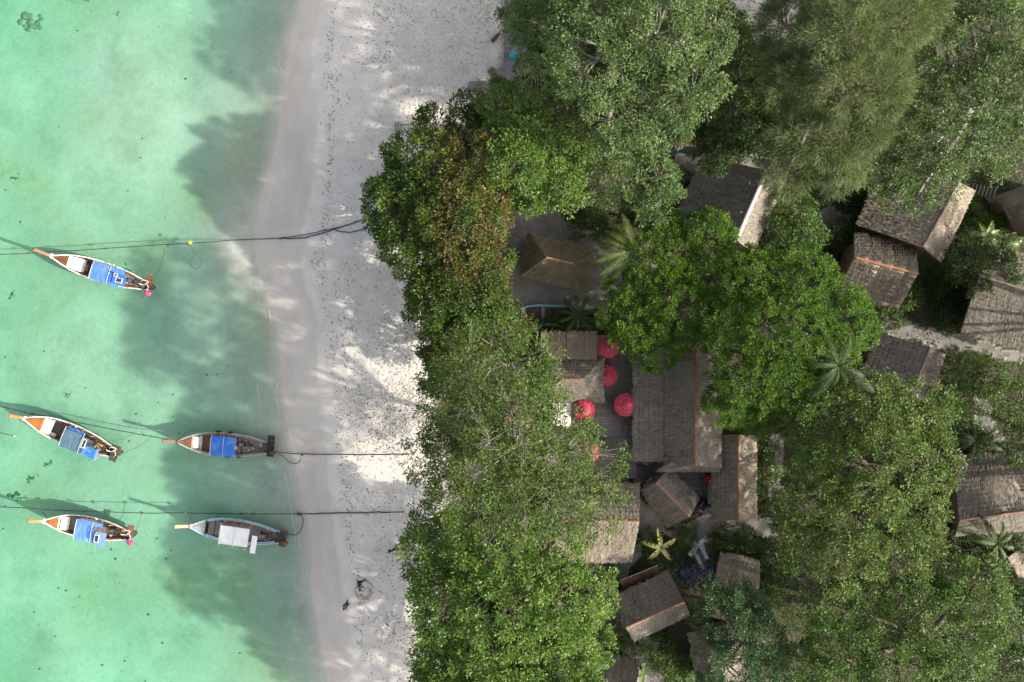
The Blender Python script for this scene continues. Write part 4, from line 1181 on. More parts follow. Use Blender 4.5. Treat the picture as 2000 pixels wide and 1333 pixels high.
# ------------------------------------------------------------------ thatched buildings
def slope_mesh(name, e0, e1, r1, r0, mat, parent, lift=None, seed=0, ragged=0.10, straw=40, thick=0.16):
    """one thatched slope: overlapping ragged courses from eave (e0-e1) to ridge (r0-r1), loose straws and a solid underside"""
    r = np.random.default_rng(seed)
    e0, e1, r0, r1 = [np.array(q, float) for q in (e0, e1, r0, r1)]
    lu = max(np.linalg.norm(e1 - e0), np.linalg.norm(r1 - r0))
    lv = 0.5 * (np.linalg.norm(r0 - e0) + np.linalg.norm(r1 - e1))
    nrm = np.cross(e1 - e0, r0 - e0)
    nrm = nrm / np.linalg.norm(nrm)
    if nrm[2] < 0: nrm = -nrm
    fl = lift or (lambda u: 0.0)

    def pt(u, v, h):
        a = e0 * (1 - u) + e1 * u
        b = r0 * (1 - u) + r1 * u
        return a * (1 - v) + b * v + nrm * (h + fl(u))
    nc = max(3, int(lv / 0.36))
    ncol = max(4, int(lu / 0.16))
    V, U, W, F = [], [], [], []
    us = np.linspace(0, 1, ncol + 1)
    sag = [0.05 * mnoise.noise(Vector((q * lu * 0.5, seed * 1.7, 0))) for q in us]
    for j in range(nc):
        v0, v1 = j / nc, min(1.0, (j + 1.25) / nc)
        big = ragged * (1.6 if j == 0 else 0.7) / lv
        b = len(V)
        for i, u in enumerate(us):
            jv = v0 - big * r.random() * (1.0 if j else 1.5)
            hl = 0.048 + r.uniform(-0.025, 0.025) + sag[i]
            V += [pt(u, jv, hl - 0.08), pt(u, jv, hl), pt(u, v1, 0.012 + sag[i])]
            U += [u * lu] * 3
            W += [(1 - jv) * lv] * 2 + [(1 - v1) * lv]
        for i in range(ncol):
            a = b + i * 3
            F += [(a, a + 3, a + 4, a + 1), (a + 1, a + 4, a + 5, a + 2)]
    # underside slab
    b = len(V)
    for (u, v) in ((0, 0), (1, 0), (1, 1), (0, 1)):
        V += [pt(u, v, 0.0), pt(u, v, -thick)]
        U += [u * lu] * 2; W += [v * lv] * 2
    F += [(b, b + 2, b + 4, b + 6), (b + 1, b + 7, b + 5, b + 3), (b, b + 1, b + 3, b + 2), (b + 2, b + 3, b + 5, b + 4), (b + 4, b + 5, b + 7, b + 6), (b + 6, b + 7, b + 1, b)]
    # loose straws
    n = int(straw * lu * lv)
    uu, vv = r.random(n), r.uniform(-0.02, 0.97, n)
    for q in range(n):
        u, v = uu[q], vv[q]
        ln = r.uniform(0.18, 0.5)
        sk = r.normal(0, 0.10)
        w = r.uniform(0.008, 0.02)
        h = r.uniform(0.07, 0.12)
        b = len(V)
        dv, du = ln / lv, sk * ln / lu
        V += [pt(u - w / lu, v + dv * 0.5, h - 0.04), pt(u + w / lu, v + dv * 0.5, h - 0.04), pt(u + du + w / lu, v - dv * 0.5, h), pt(u + du - w / lu, v - dv * 0.5, h)]
        t = r.uniform(0, 30)
        U += [t] * 4; W += [r.uniform(0, 30)] * 4
        F.append((b, b + 1, b + 2, b + 3))
    me = raw_mesh(name, np.array(V), np.array(F), attrs={'u': U, 'v': W})
    return mesh_obj(name, me, mat, parent)


_tile_cache = {}


def tile_mesh(length, radius, mat):
    key = (round(length, 2), radius, mat.name)
    if key not in _tile_cache:
        mb = MB()
        n = 6
        vs, fs = [], []
        for x, rr in ((-length / 2, radius * 0.9), (length / 2 * 1.08, radius * 1.06)):
            for k in range(n + 1):
                a = math.pi * k / n
                vs.append((x, rr * math.cos(a), rr * math.sin(a) * 0.8))
        for k in range(n):
            fs.append((k, k + 1, n + 2 + k, n + 1 + k))
        fs.append(tuple(range(n + 1)))
        fs.append(tuple(range(2 * n + 1, n, -1)))
        me = bpy.data.meshes.new('ridge_tile')
        me.from_pydata(vs, [], fs)
        me.materials.append(mat)
        _tile_cache[key] = me
    return _tile_cache[key]


def ridge_row(a, b, parent, mat, length, radius, name='ridge_tile', lift=0.06):
    a, b = Vector(a), Vector(b)
    d = b - a
    n = max(1, round(d.length / length))
    step = d.length / n
    me = tile_mesh(step * (0.84 if length < 0.6 else 0.985), radius, mat)
    w = WL[parent.name]
    rot = d.to_track_quat('X', 'Z').to_euler()
    for i in range(n):
        o = bpy.data.objects.new(name, me)
        link(o, parent)
        o.location = a + d * ((i + 0.5) / n) + Vector((0, 0, lift + rnd.uniform(-0.012, 0.012))) - w
        o.rotation_euler = (rot.x + rnd.uniform(-.03, .03), rot.y + rnd.uniform(-.02, .02), rot.z + rnd.uniform(-.025, .025))


def hut(label, ridge, left, right, zr, ze, mat='thatch', cap=('tile', 0.34, 0.11), npan=0, hip=False, seed=0, extra=(), name='thatched_hut', walls=True, zl=None,
        zrt=None, straw=40, cat='hut'):
    """ridge/left/right: pixel pairs; A ends and B ends correspond"""
    zl = ze if zl is None else zl
    zrt = ze if zrt is None else zrt
    rA, rB = P(*ridge[0], zr), P(*ridge[1], zr)
    lA, lB = P(*left[0], zl), P(*left[1], zl)
    gA, gB = P(*right[0], zrt), P(*right[1], zrt)
    c = (lA + lB + gA + gB) / 4
    root = empty(name, (c.x, c.y, GZ), 0, label, cat, 'thatched buildings of the village')
    mt = M[mat]
    for (e0, e1) in ((lA, lB), (gA, gB)):
        if npan:
            for k in range(npan):
                u0, u1 = k / npan, (k + 1) / npan
                L_ = lambda a, b, u: a.lerp(b, u)
                slope_mesh('thatch_panel', L_(e0, e1, u0), L_(e0, e1, u1), L_(rA, rB, u1), L_(rA, rB, u0), mt, root,
                           lift=lambda u: 0.02 + 0.30 * u, seed=seed * 31 + k + (7 if e0 is lA else 0), straw=straw, thick=0.14)
        else:
            slope_mesh('thatch_slope', e0, e1, rB, rA, mt, root, seed=seed * 31 + (7 if e0 is lA else 0), straw=straw)
    if hip:
        for (a, b, q) in ((lA, gA, rA), (lB, gB, rB)):
            slope_mesh('thatch_slope', a, b, q + (b - a).normalized() * 0.05, q - (b - a).normalized() * 0.05, mt, root, seed=seed * 31 + 17, straw=straw)
    else:
        for (a, b, q) in ((lA, gA, rA), (lB, gB, rB)):
            ins = (c - (a + b) / 2); ins.z = 0; ins = ins.normalized() * 0.35
            MB().slab([a + ins - Vector((0, 0, .1)), b + ins - Vector((0, 0, .1)), q + ins - Vector((0, 0, .25))], 0.12).build('gable', M['bamboo_wall'], root)
    for (e0, e1, r1, r0) in extra:
        slope_mesh('thatch_slope', P(*e0), P(*e1), P(*r1), P(*r0), mt, root, seed=seed * 31 + 23, straw=straw)
    r = np.random.default_rng(seed + 900)
    pp, dd = [], []
    for (e0, e1) in ((lA, lB), (gA, gB)):
        for _ in range(int(1.1 * (e1 - e0).length * (rA - e0).length)):
            u, v = r.random(), r.random() * 0.97
            if mnoise.noise(Vector((u * 3, v * 3, seed * 3.1))) < -0.1: continue
            q = e0.lerp(e1, u).lerp(rA.lerp(rB, u), v)
            pp.append((q.x, q.y, q.z + 0.14 + (0.16 if npan else 0))); dd.append((r.normal(), r.normal(), r.normal() * 0.3))
    if pp:
        n_ = len(pp)
        lo = leaves_mesh('fallen_leaves', np.array(pp), np.array(dd), norm(np.array([0, 0, 1]) + r.normal(0, .3, (n_, 3))), r.uniform(.08, .2, n_), r.uniform(.05, .1, n_), np.zeros(n_), np.zeros(n_), M['mat_straw'] if seed % 2 else M['bamboo'], root)
        lo['kind'] = 'stuff'
    if cap:
        cm = {'tile': M['tile'], 'dull': M['tile_dull'], 'white': M['ridge_white'], 'brown': M['ridge_brown']}[cap[0]]
        ridge_row(rA, rB, root, cm, cap[1], cap[2], 'ridge_tile' if cap[0] in ('tile', 'dull') else 'ridge_cap', 0.30 if npan else 0.06)
    if walls:
        q = [lA, lB, gB, gA]
        q = [Vector((c.x + (p.x - c.x) * 0.76, c.y + (p.y - c.y) * 0.76, 0)) for p in q]
        zt = min(ze, zl, zrt) + 0.15
        for i in range(4):
            a, b = q[i], q[(i + 1) % 4]
            d = (b - a)
            nn = Vector((-d.y, d.x, 0)).normalized() * 0.05
            mb = MB()
            mb.prism([a - nn, b - nn, b + nn, a + nn], GZ - 0.1, zt)
            w_ = mb.build('wall', M['bamboo_wall'], root)
            if i == 0:
                m2 = a.lerp(b, 0.5); dn = d.normalized() * 0.45
                MB().prism([m2 - dn - nn * 1.6, m2 + dn - nn * 1.6, m2 + dn + nn * 1.6, m2 - dn + nn * 1.6], GZ, min(zt - 0.1, GZ + 2.0)).build('door', M['wood_dark'], root)
    return root


def build_huts():
    hut('hip-roofed thatched hut with red ridge standing on the sandy yard', [(1067, 503), (1120, 515)], [(1033, 458), (1165, 489)], [(1016, 538), (1149, 570)], 5.6, 3.6,
        'thatch_olive', ('dull', 0.9, 0.08), hip=True, seed=1)
    hut('large thatched house with a white ridge cap and dark left slope', [(1499, 333), (1436, 469)], [(1376, 308), (1310, 448)], [(1531, 358), (1470, 492)], 6.6, 3.8,
        'thatch', ('white', 6.0, 0.16), seed=2)
    hut('wide thatched house half hidden under the big glossy tree', [(1872, 356), (1803, 482)], [(1728, 325), (1674, 440)], [(1903, 372), (1836, 512)], 5.9, 4.0,
        'thatch_warm', ('brown', 1.2, 0.11), seed=3, extra=[((1674, 440, 3.8), (1840, 524, 3.6), (1836, 512, 3.9), (1803, 482, 6.5))][:0])
    hut('small hut with striped thatch panels and an orange ridge', [(1668, 505), (1788, 536)], [(1668, 457), (1784, 488)], [(1634, 571), (1752, 601)], 5.6, 3.7,
        'thatch_warm', ('tile', 1.05, 0.12), npan=5, seed=4)
    hut('big brown thatched roof at the right edge above the sandy path', [(1912, 540), (2062, 584)], [(1935, 480), (2085, 522)], [(1876, 648), (2026, 694)], 6.0, 3.5,
        'thatch', ('brown', 1.2, 0.11), seed=5)
    hut('thatched house with brown ridge just below the sandy path', [(1816, 678), (1779, 770)], [(1717, 650), (1672, 762)], [(1844, 692), (1812, 788)], 5.0, 3.7,
        'thatch', ('brown', 1.2, 0.10), seed=6)
    hut('long thatched hall with a row of orange ridge tiles', [(1358, 690), (1357, 910)], [(1300, 690), (1300, 915)], [(1408, 690), (1408, 915)], 6.4, 4.6,
        'thatch', ('tile', 0.32, 0.11), seed=7, extra=[((1238, 690, 3.5), (1238, 902, 3.5), (1306, 902, 4.5), (1306, 690, 4.5)), ((1284, 920, 4.4), (1408, 920, 4.3), (1400, 906, 5.0), (1310, 906, 5.2))])
    hut('narrow thatched wing with orange ridge right of the concrete yard', [(1441, 850), (1441, 1017)], [(1392, 850), (1392, 1017)], [(1476, 850), (1476, 1017)], 5.2, 3.6,
        'thatch_warm', ('tile', 0.30, 0.10), seed=8)
    hut('small diagonal thatched hut between the hall and the sandy lane', [(1281, 943), (1347, 1009)], [(1307, 917), (1366, 975)], [(1251, 957), (1306, 1031)], 5.0, 3.5,
        'thatch', ('dull', 0.30, 0.11), seed=9)
    hut('thatched house with bright orange ridge under the beach tree', [(1085, 1015), (1249, 1018)], [(1085, 945), (1250, 946)], [(1085, 1097), (1234, 1097)], 5.4, 3.5,
        'thatch_warm', ('tile', 0.30, 0.10), seed=10)
    hut('tilted grey thatched hut with a lit lower slope', [(1222, 1226), (1336, 1175)], [(1200, 1166), (1307, 1116)], [(1238, 1252), (1348, 1200)], 5.2, 3.4,
        'thatch', ('dull', 0.45, 0.11), seed=11)
    hut('small brown thatched shed beside the debris heap', [(1402, 1104), (1484, 1124)], [(1407, 1080), (1484, 1097)], [(1396, 1140), (1482, 1162)], 3.9, 2.9,
        'thatch_warm', None, seed=12, walls=False)
    hut('thatched roof half covered by the bluish tree at the bottom', [(1395, 1226), (1418, 1345)], [(1345, 1236), (1366, 1350)], [(1440, 1216), (1462, 1338)], 4.9, 3.3,
        'thatch', None, seed=13)
    hut('dark striped thatched roof cut by the bottom edge', [(1172, 1330), (1240, 1346)], [(1180, 1279), (1249, 1294)], [(1160, 1385), (1230, 1398)], 5.0, 3.5,
        'thatch', None, npan=5, seed=14)
    hut('wide grey thatched house with a thin ridge near the right edge', [(1874, 1016), (2030, 995)], [(1862, 892), (2014, 884)], [(1866, 1046), (2030, 1034)], 6.4, 3.6,
        'thatch', ('dull', 1.2, 0.08), seed=15)
    hut('brown roof of a small shed behind the corner palm', [(1968, 1090), (1990, 1130)], [(1942, 1078), (1965, 1128)], [(1990, 1074), (2020, 1120)], 3.8, 2.9,
        'thatch_warm', None, seed=16, walls=False)
    hut('thatched house at the upper right edge beside wooden steps', [(2030, 352), (2050, 470)], [(1950, 382), (1990, 462)], [(2080, 340), (2100, 450)], 5.6, 3.6,
        'thatch', ('brown', 1.2, 0.1), seed=17)
    hut('small grey pavilion roof with orange ridge beside the red parasols', [(1096, 741), (1138, 741)], [(1060, 700), (1178, 700)], [(1060, 786), (1178, 784)], 4.3, 3.1,
        'thatch', ('tile', 0.3, 0.11), hip=True, seed=18, walls=False)
    hut('low thatched kiosk glimpsed through the sparse branches', [(985, 815), (1040, 815)], [(978, 790), (1046, 790)], [(978, 842), (1046, 842)], 3.8, 3.0,
        'thatch_warm', ('tile', 0.3, 0.1), seed=19, walls=False)
    # pavilion posts
    for rt, pts, zt in (('small grey pavilion', [(1072, 712), (1166, 712), (1072, 772), (1166, 772)], 3.15), ('low thatched kiosk', [(985, 796), (1038, 796), (985, 834), (1038, 834)], 3.0),
                        ('small brown thatched shed', [(1414, 1088), (1474, 1102), (1406, 1130), (1470, 1150)], 2.95), ('brown roof of a small', [(1952, 1085), (1975, 1120), (1985, 1082), (2008, 1115)], 2.95)):
        root = next(o for o in bpy.data.objects if o.get('label', '').startswith(rt))
        for (px, py) in pts:
            p = P(px, py, GZ)
            MB().tube([p - Vector((0, 0, .1)), Vector((p.x, p.y, zt))], 0.07, 7).build('post', M['wood_dark'], root)


# ------------------------------------------------------------------ terrace: deck, slat roof, parasols, furniture
def boards_between(root, a, b, c, d, n, mat, thick, gap=0.12, name='plank', jit=0.006):
    """n boards filling the quad a-b-c-d (a-b and d-c are the long edges' directions: boards run from a-d side to b-c side)"""
    a, b, c, d = [Vector(q) for q in (a, b, c, d)]
    for i in range(n):
        u0, u1 = (i + gap / 2) / n, (i + 1 - gap / 2) / n
        j = Vector((0, 0, rnd.uniform(-jit, jit)))
        MB().slab([a.lerp(d, u0) + j, b.lerp(c, u0) + j, b.lerp(c, u1) + j, a.lerp(d, u1) + j], thick).build(name, mat, root)


def build_terrace():
    z = 1.75
    a, b, c, d = P(1075, 655, z), P(1243, 655, z), P(1243, 935, z), P(1075, 935, z)
    root = empty('wooden_deck', (a.x, c.y, GZ), 0, 'dark plank terrace deck under the red parasols', 'deck')
    boards_between(root, a, b, c, d, 56, M['wood_grey'], 0.05)
    for k in range(4):
        x = a.x + (b.x - a.x) * (0.08 + 0.28 * k)
        MB().box((x, (a.y + c.y) / 2, z - 0.16), (0.12, abs(a.y - c.y) - 0.2, 0.2)).build('joist', M['wood_dark'], root)
    # bamboo slat roof in two panels
    zt = 3.7
    root = empty('slat_roof', P(1114, 672, GZ), 0, 'flat roof of weathered bamboo slats above the terrace', 'roof')
    for (x0, x1, n) in ((1056, 1104.5, 22), (1106.5, 1166, 27)):
        p0, p1 = P(x0, 647, zt + 0.12), P(x1, 647, zt + 0.12)
        q0, q1 = P(x0, 702, zt - 0.18), P(x1, 702, zt - 0.18)
        for i in range(n):
            u = (i + 0.5) / n
            e = rnd.uniform(-0.1, 0.1)
            MB().tube([p0.lerp(p1, u) + Vector((0, e, rnd.uniform(-.01, .02))), q0.lerp(q1, u) + Vector((rnd.uniform(-.02, .02), e * 0.5, 0))], 0.042, 6).build('slat', M['bamboo'], root)
    for (px, py) in ((1060, 650), (1162, 650), (1060, 698), (1162, 698)):
        p = P(px, py, GZ)
        MB().tube([p, Vector((p.x, p.y, zt - 0.15))], 0.06, 7).build('post', M['wood_dark'], root)
    # parasols
    par = [('topmost red parasol tucked under the compact dark green tree', 1190, 679, 21.5, 4.15), ('red parasol half hidden by the grey pavilion roof', 1186, 735, 21, 3.35),
           ('fully open red parasol touching the eave of the long hall', 1223, 792, 23.5, 3.95), ('sunlit red parasol seen through leaves beside the pavilion', 1142, 803, 22, 3.9),
           ('red parasol almost covered by the sparse tree near the lower terrace', 1152, 884, 21, 3.9)]
    for lab, px, py, rp, zt in par:
        c = P(px, py, zt - 0.25)
        R = rp / S * (CAMZ - zt) / CAMZ
        root = empty('parasol', (c.x, c.y, z), 0, lab, 'parasol', 'red parasols on the terrace')
        n = 24
        rings = [(0.05, zt), (0.16, zt - 0.04), (R * 0.33, zt - 0.17), (R * 0.66, zt - 0.36), (R * 0.93, zt - 0.52), (R, zt - 0.57)]
        vs = [(c.x + q * math.cos(2 * math.pi * k / n) * (1 if k % 2 == 0 or i < 3 else 0.975), c.y + q * math.sin(2 * math.pi * k / n) * (1 if k % 2 == 0 or i < 3 else 0.975), h + (0.02 if (k % 2 == 0 and i > 1) else 0))
              for i, (q, h) in enumerate(rings) for k in range(n)]
        fs = [(i * n + k, i * n + (k + 1) % n, (i + 1) * n + (k + 1) % n, (i + 1) * n + k) for i in range(len(rings) - 1) for k in range(n)]
        MB().add(vs, fs).build('canopy', M['red_cloth'], root)
        for rr, hh in ((R * 0.33, zt - 0.155), (R * 0.62, zt - 0.325), (0.17, zt - 0.03)):
            MB().tube([(c.x + rr * math.cos(2 * math.pi * k / 24), c.y + rr * math.sin(2 * math.pi * k / 24), hh) for k in range(24)], 0.024, 4, True).build('seam', M['red_pale'], root)
        for k in range(12):
            an = 2 * math.pi * k / 12
            MB().tube([(c.x + 0.06 * math.cos(an), c.y + 0.06 * math.sin(an), zt - 0.07), (c.x + R * 0.97 * math.cos(an), c.y + R * 0.97 * math.sin(an), zt - 0.60)], 0.012, 4).build('rib', M['wood_pale'], root)
        MB().tube([(c.x, c.y, z), (c.x, c.y, zt + 0.02)], 0.03, 7).build('pole', M['wood_brown'], root)
        MB().ball((c.x, c.y, zt + 0.05), (0.05, 0.05, 0.08), 8, 5).build('finial', M['wood_dark'], root)
    # pale canvas awning beside the pavilion
    root = empty('canvas_awning', P(1096, 790, GZ), 0, 'pale canvas awning panel left of the sunlit parasol', 'awning')
    q = [P(1078, 750, 3.0), P(1096, 758, 3.2), P(1116, 780, 3.1), P(1115, 838, 2.8), P(1080, 830, 2.8)]
    MB().slab(q, .04).build('cloth', M['sand_loose'], root)
    for p in (q[0], q[3], q[4]):
        MB().tube([(p.x, p.y, GZ), (p.x, p.y, p.z - .02)], .04, 6).build('post', M['wood_dark'], root)
    # tables and bench
    for lab, px, py in (('small dark table beside the topmost parasol', 1200, 705), ('square table at the foot of the open parasol', 1208, 800),
                        ('low table in the shade of the lower terrace', 1190, 868)):
        c = P(px, py, z + 0.7)
        root = empty('table', (c.x, c.y, z), 0, lab, 'table', 'terrace tables')
        for k in range(5):
            MB().box((c.x - 0.36 + 0.18 * k, c.y, z + 0.72), (0.165, 0.85, 0.035)).build('board', M['wood_dark'], root)
        for sx in (-1, 1):
            for sy in (-1, 1):
                MB().box((c.x + sx * 0.38, c.y + sy * 0.36, z + 0.35), (0.06, 0.06, 0.70)).build('leg', M['wood_dark'], root)
    c = P(1230, 840, z + 0.42)
    root = empty('bench', (c.x, c.y, z), 0, 'slatted wooden bench against the eave of the long hall', 'bench')
    for k in range(6):
        MB().box((c.x - 0.42 + 0.17 * k, c.y, z + 0.42), (0.10, 1.0, 0.04)).build('slat', M['wood_grey'], root)
    for sx in (-1, 1):
        for sy in (-1, 1):
            MB().box((c.x + sx * 0.4, c.y + sy * 0.42, z + 0.2), (0.07, 0.07, 0.40)).build('leg', M['wood_dark'], root)
    for s in (-1, 1):
        MB().box((c.x, c.y + s * 0.44, z + 0.36), (0.95, 0.06, 0.07)).build('rail', M['wood_dark'], root)


# ------------------------------------------------------------------ long-tail boats
def interp(tab, t):
    return float(np.interp(t, [a for a, _ in tab], [b for _, b in tab]))


BEAM = [(0, .05), (.05, .26), (.1, .47), (.2, .77), (.3, .93), (.42, 1.0), (.55, .985), (.68, .9), (.8, .74), (.9, .54), (1.0, .34)]
SHEER = [(0, 1.15), (.06, 0.98), (.15, .82), (.3, .68), (.5, .60), (.75, .62), (1.0, .72)]


def boat(sp):
    bow, stern = P(*sp['bow'], 1.0), P(*sp['stern'], 0.7)
    bow.z = stern.z = 0
    L = (bow - stern).length
    B = sp['beam'] / 2
    d = (bow - stern).normalized()
    rz = math.atan2(d.y, d.x)
    mid = (bow + stern) / 2
    root = empty('longtail_boat', mid, rz, sp['label'], 'boat', 'moored longtail boats')
    WLr = lambda o: o
    X = lambda t: (0.5 - t) * L
    bw = lambda t: B * interp(BEAM, t)
    sh = lambda t: interp(SHEER, t)

    def add(mb, name, mat, parent=root, smooth=False):
        return mb.build(name, M[mat], parent, False, smooth)
    ts = np.linspace(0, 1, 31)
    # outer skin
    vs, fs = [], []
    K = [(1.0, 1.0), (0.985, 0.62), (0.90, 0.25), (0.70, -0.10), (0.36, -0.27), (0.0, -0.33)]
    ring = [(y, z) for y, z in K] + [(-y, z) for y, z in K[-2::-1]]
    for t in ts:
        rise = 0.9 * max(0, 0.12 - t) / 0.12
        for (y, z) in ring:
            zz = sh(t) * z if z > 0 else z * (1 - rise) + rise * 0.3
            if z == 1.0: zz = sh(t)
            vs.append((X(t) + rise * 0.35 * max(z, 0), bw(t) * y, zz))
    n = len(ring)
    for i in range(30):
        for k in range(n - 1):
            fs.append((i * n + k, i * n + k + 1, (i + 1) * n + k + 1, (i + 1) * n + k))
    fs.append(tuple(30 * n + k for k in range(n)))
    add(MB().add(vs, fs), 'hull', sp['hull'], smooth=True)
    # inner lining down to the bilge
    vs, fs = [], []
    for t in ts[2:]:
        w = bw(t)
        for (y, z) in ((w - 0.05, sh(t) - 0.01), (w * 0.93 - 0.05, 0.45 * sh(t)), (w * 0.82 - 0.05, 0.16), (-(w * 0.82 - 0.05), 0.16), (-(w * 0.93 - 0.05), 0.45 * sh(t)), (-(w - 0.05), sh(t) - 0.01)):
            vs.append((X(t), y, z))
    m = len(ts[2:])
    for i in range(m - 1):
        for k in range(5):
            fs.append((i * 6 + k, (i + 1) * 6 + k, (i + 1) * 6 + k + 1, i * 6 + k + 1))
    fs.append(tuple((m - 1) * 6 + k for k in range(6)))
    add(MB().add(vs, fs), 'inner_lining', sp.get('lining', 'wood_brown'))
    # gunwales: two rails a side
    for s in (-1, 1):
        mb = MB()
        pts = [Vector((X(t), s * (bw(t) - 0.01), sh(t) + 0.02)) for t in ts[:-1]]
        for i in range(len(pts)):
            pass
        vs, fs = [], []
        for t in ts:
            y0, y1 = bw(t) - 0.06, bw(t) + 0.035
            for (y, z) in ((y0, sh(t) - 0.03), (y0, sh(t) + 0.035), (y1, sh(t) + 0.035), (y1, sh(t) - 0.05)):
                vs.append((X(t), s * y, z))
        for i in range(30):
            for k in range(4):
                q = (i * 4 + k, i * 4 + (k + 1) % 4, (i + 1) * 4 + (k + 1) % 4, (i + 1) * 4 + k)
                fs.append(q)
        add(MB().add(vs, fs), 'gunwale', sp['rail'])
        vs2, fs2 = [], []
        for t in ts[3:28]:
            y0, y1 = bw(t) - 0.20, bw(t) - 0.075
            for (y, z) in ((y0, sh(t) - 0.06), (y0, sh(t) - 0.02), (y1, sh(t) - 0.02), (y1, sh(t) - 0.06)):
                vs2.append((X(t), s * y, z))
        for i in range(24):
            for k in range(4):
                fs2.append((i * 4 + k, i * 4 + (k + 1) % 4, (i + 1) * 4 + (k + 1) % 4, (i + 1) * 4 + k))
        add(MB().add(vs2, fs2), 'side_deck', sp.get('side', 'wood_brown'))
    # ribs
    for t in np.arange(0.24, 0.92, 0.055):
        for s in (-1, 1):
            w = bw(t)
            add(MB().tube([(X(t), s * (w * 0.8 - 0.06), 0.18), (X(t), s * (w * 0.92 - 0.06), 0.45 * sh(t)), (X(t), s * (w - 0.08), sh(t) - 0.06)], 0.03, 4), 'rib', 'wood_dark')
    # foredeck planks
    t1 = sp['deck_end']
    nd = 6
    for k in range(nd):
        a, b = -1 + 2 * k / nd, -1 + 2 * (k + 1) / nd
        vs, fs = [], []
        tt = np.linspace(0.012, t1, 9)
        for t in tt:
            w = bw(t) - 0.05
            cr = lambda y: 0.05 * (1 - y * y)
            g = 0.012 if w > 0.1 else 0
            for y, dz in ((a, 0), (b, 0)):
                vs.append((X(t), w * y + (g if y == a else -g), sh(t) - 0.03 + cr(y)))
            for y in (b, a):
                vs.append((X(t), w * y + (g if y == a else -g), sh(t) - 0.07 + cr(y)))
        for i in range(8):
            for q in range(4):
                fs.append((i * 4 + q, i * 4 + (q + 1) % 4, (i + 1) * 4 + (q + 1) % 4, (i + 1) * 4 + q))
        fs += [(0, 1, 2, 3), (32, 35, 34, 33)]
        add(MB().add(vs, fs), 'deck_plank', sp['deck'])
    w = bw(t1) - 0.03
    add(MB().box((X(t1) - 0.05, 0, sh(t1) + 0.0), (0.09, 2 * w, 0.10)), 'deck_beam', sp.get('beamcol', 'white_paint'))
    # prow: the tall upswept stem
    tip = P(*sp['tip'], sp['tipz'])
    loc = Matrix.Rotation(-rz, 3, 'Z') @ (tip - mid)
    base = Vector((X(0.03), 0, sh(0.03) - 0.05))
    ctrl = [base, base.lerp(loc, 0.4) + Vector((0, 0, -0.12)), loc]
    pts = curve_pts(ctrl, 8)
    vs, fs = [], []
    for i, p in enumerate(pts):
        q = i / 8
        hw = 0.09 + 0.05 * q
        th = 0.10 - 0.035 * q
        for (y, z) in ((hw, th), (-hw, th), (-hw, -th), (hw, -th)):
            vs.append((p.x, p.y + y, p.z + z))
    for i in range(8):
        for k in range(4):
            fs.append((i * 4 + k, i * 4 + (k + 1) % 4, (i + 1) * 4 + (k + 1) % 4, (i + 1) * 4 + k))
    fs += [(3, 2, 1, 0), (32, 33, 34, 35)]
    prow = add(MB().add(vs, fs), 'prow', sp.get('prow', sp['deck']))
    e = pts[-1]; dd = (pts[-1] - pts[-2]).normalized()
    mb = MB(); mb.box(e + dd * 0.03, (0.07, 0.30, 0.16), Matrix.Rotation(-0.5, 3, 'Y')); add(mb, 'prow_tip', 'wood_dark', prow)
    q0, q1 = pts[1], pts[2]
    for k in range(4):
        c = q0.lerp(q1, 0.1 + k * 0.3)
        rr = 0.15 + 0.02 * (k % 2)
        mb = MB()
        mb.tube([(c.x + rnd.uniform(-.02, .02), c.y + rr * math.cos(a), c.z + rr * 0.9 * math.sin(a)) for a in np.linspace(0, 2 * math.pi, 12, endpoint=False)], 0.05, 5, True)
        add(mb, 'ribbon', sp.get('ribbon', 'white_sheet') if k % 2 == 0 or sp.get('ribbon2') is None else sp['ribbon2'], prow)
    # cross floor boards
    tb = np.arange(t1 + 0.02, 0.93, 0.028)
    for i, t in enumerate(tb):
        w = bw(t) * 0.9 - 0.07
        z = 0.30 + rnd.uniform(-0.008, 0.008)
        x0, x1 = X(t) - 0.012, X(t + 0.028) + 0.012
        MBb = MB().box(((x0 + x1) / 2, 0, z), (abs(x1 - x0), 2 * w, 0.035))
        add(MBb, 'floor_board', sp.get('floor', 'wood_dark') if t < 0.66 else sp.get('aft', 'wood_brown'))
    # benches / lockers / sheets: (t0, t1, y0, y1, z, thickness, material, name)
    for (a, b, y0, y1, z, th, mt, nm) in sp.get('boxes', []):
        w = bw((a + b) / 2) - 0.1
        mb = MB()
        if nm in ('sheet', 'mattress', 'mat'):
            nx, ny = 6, 6
            g = [(X(a + (b - a) * i / nx), w * (y0 + (y1 - y0) * j / ny), z + 0.02 * mnoise.noise(Vector((i * 1.1, j * 1.3, z * 9)))) for i in range(nx + 1) for j in range(ny + 1)]
            mb.add(g, [(i * 7 + j, i * 7 + j + 1, (i + 1) * 7 + j + 1, (i + 1) * 7 + j) for i in range(6) for j in range(6)])
            mb.box(((X(a) + X(b)) / 2, w * (y0 + y1) / 2, z - th / 2 - 0.02), (abs(X(a) - X(b)), w * abs(y1 - y0) - 0.02, th))
        else:
            mb.box(((X(a) + X(b)) / 2, w * (y0 + y1) / 2, z - th / 2), (abs(X(a) - X(b)), w * abs(y1 - y0), th))
        add(mb, nm, mt)
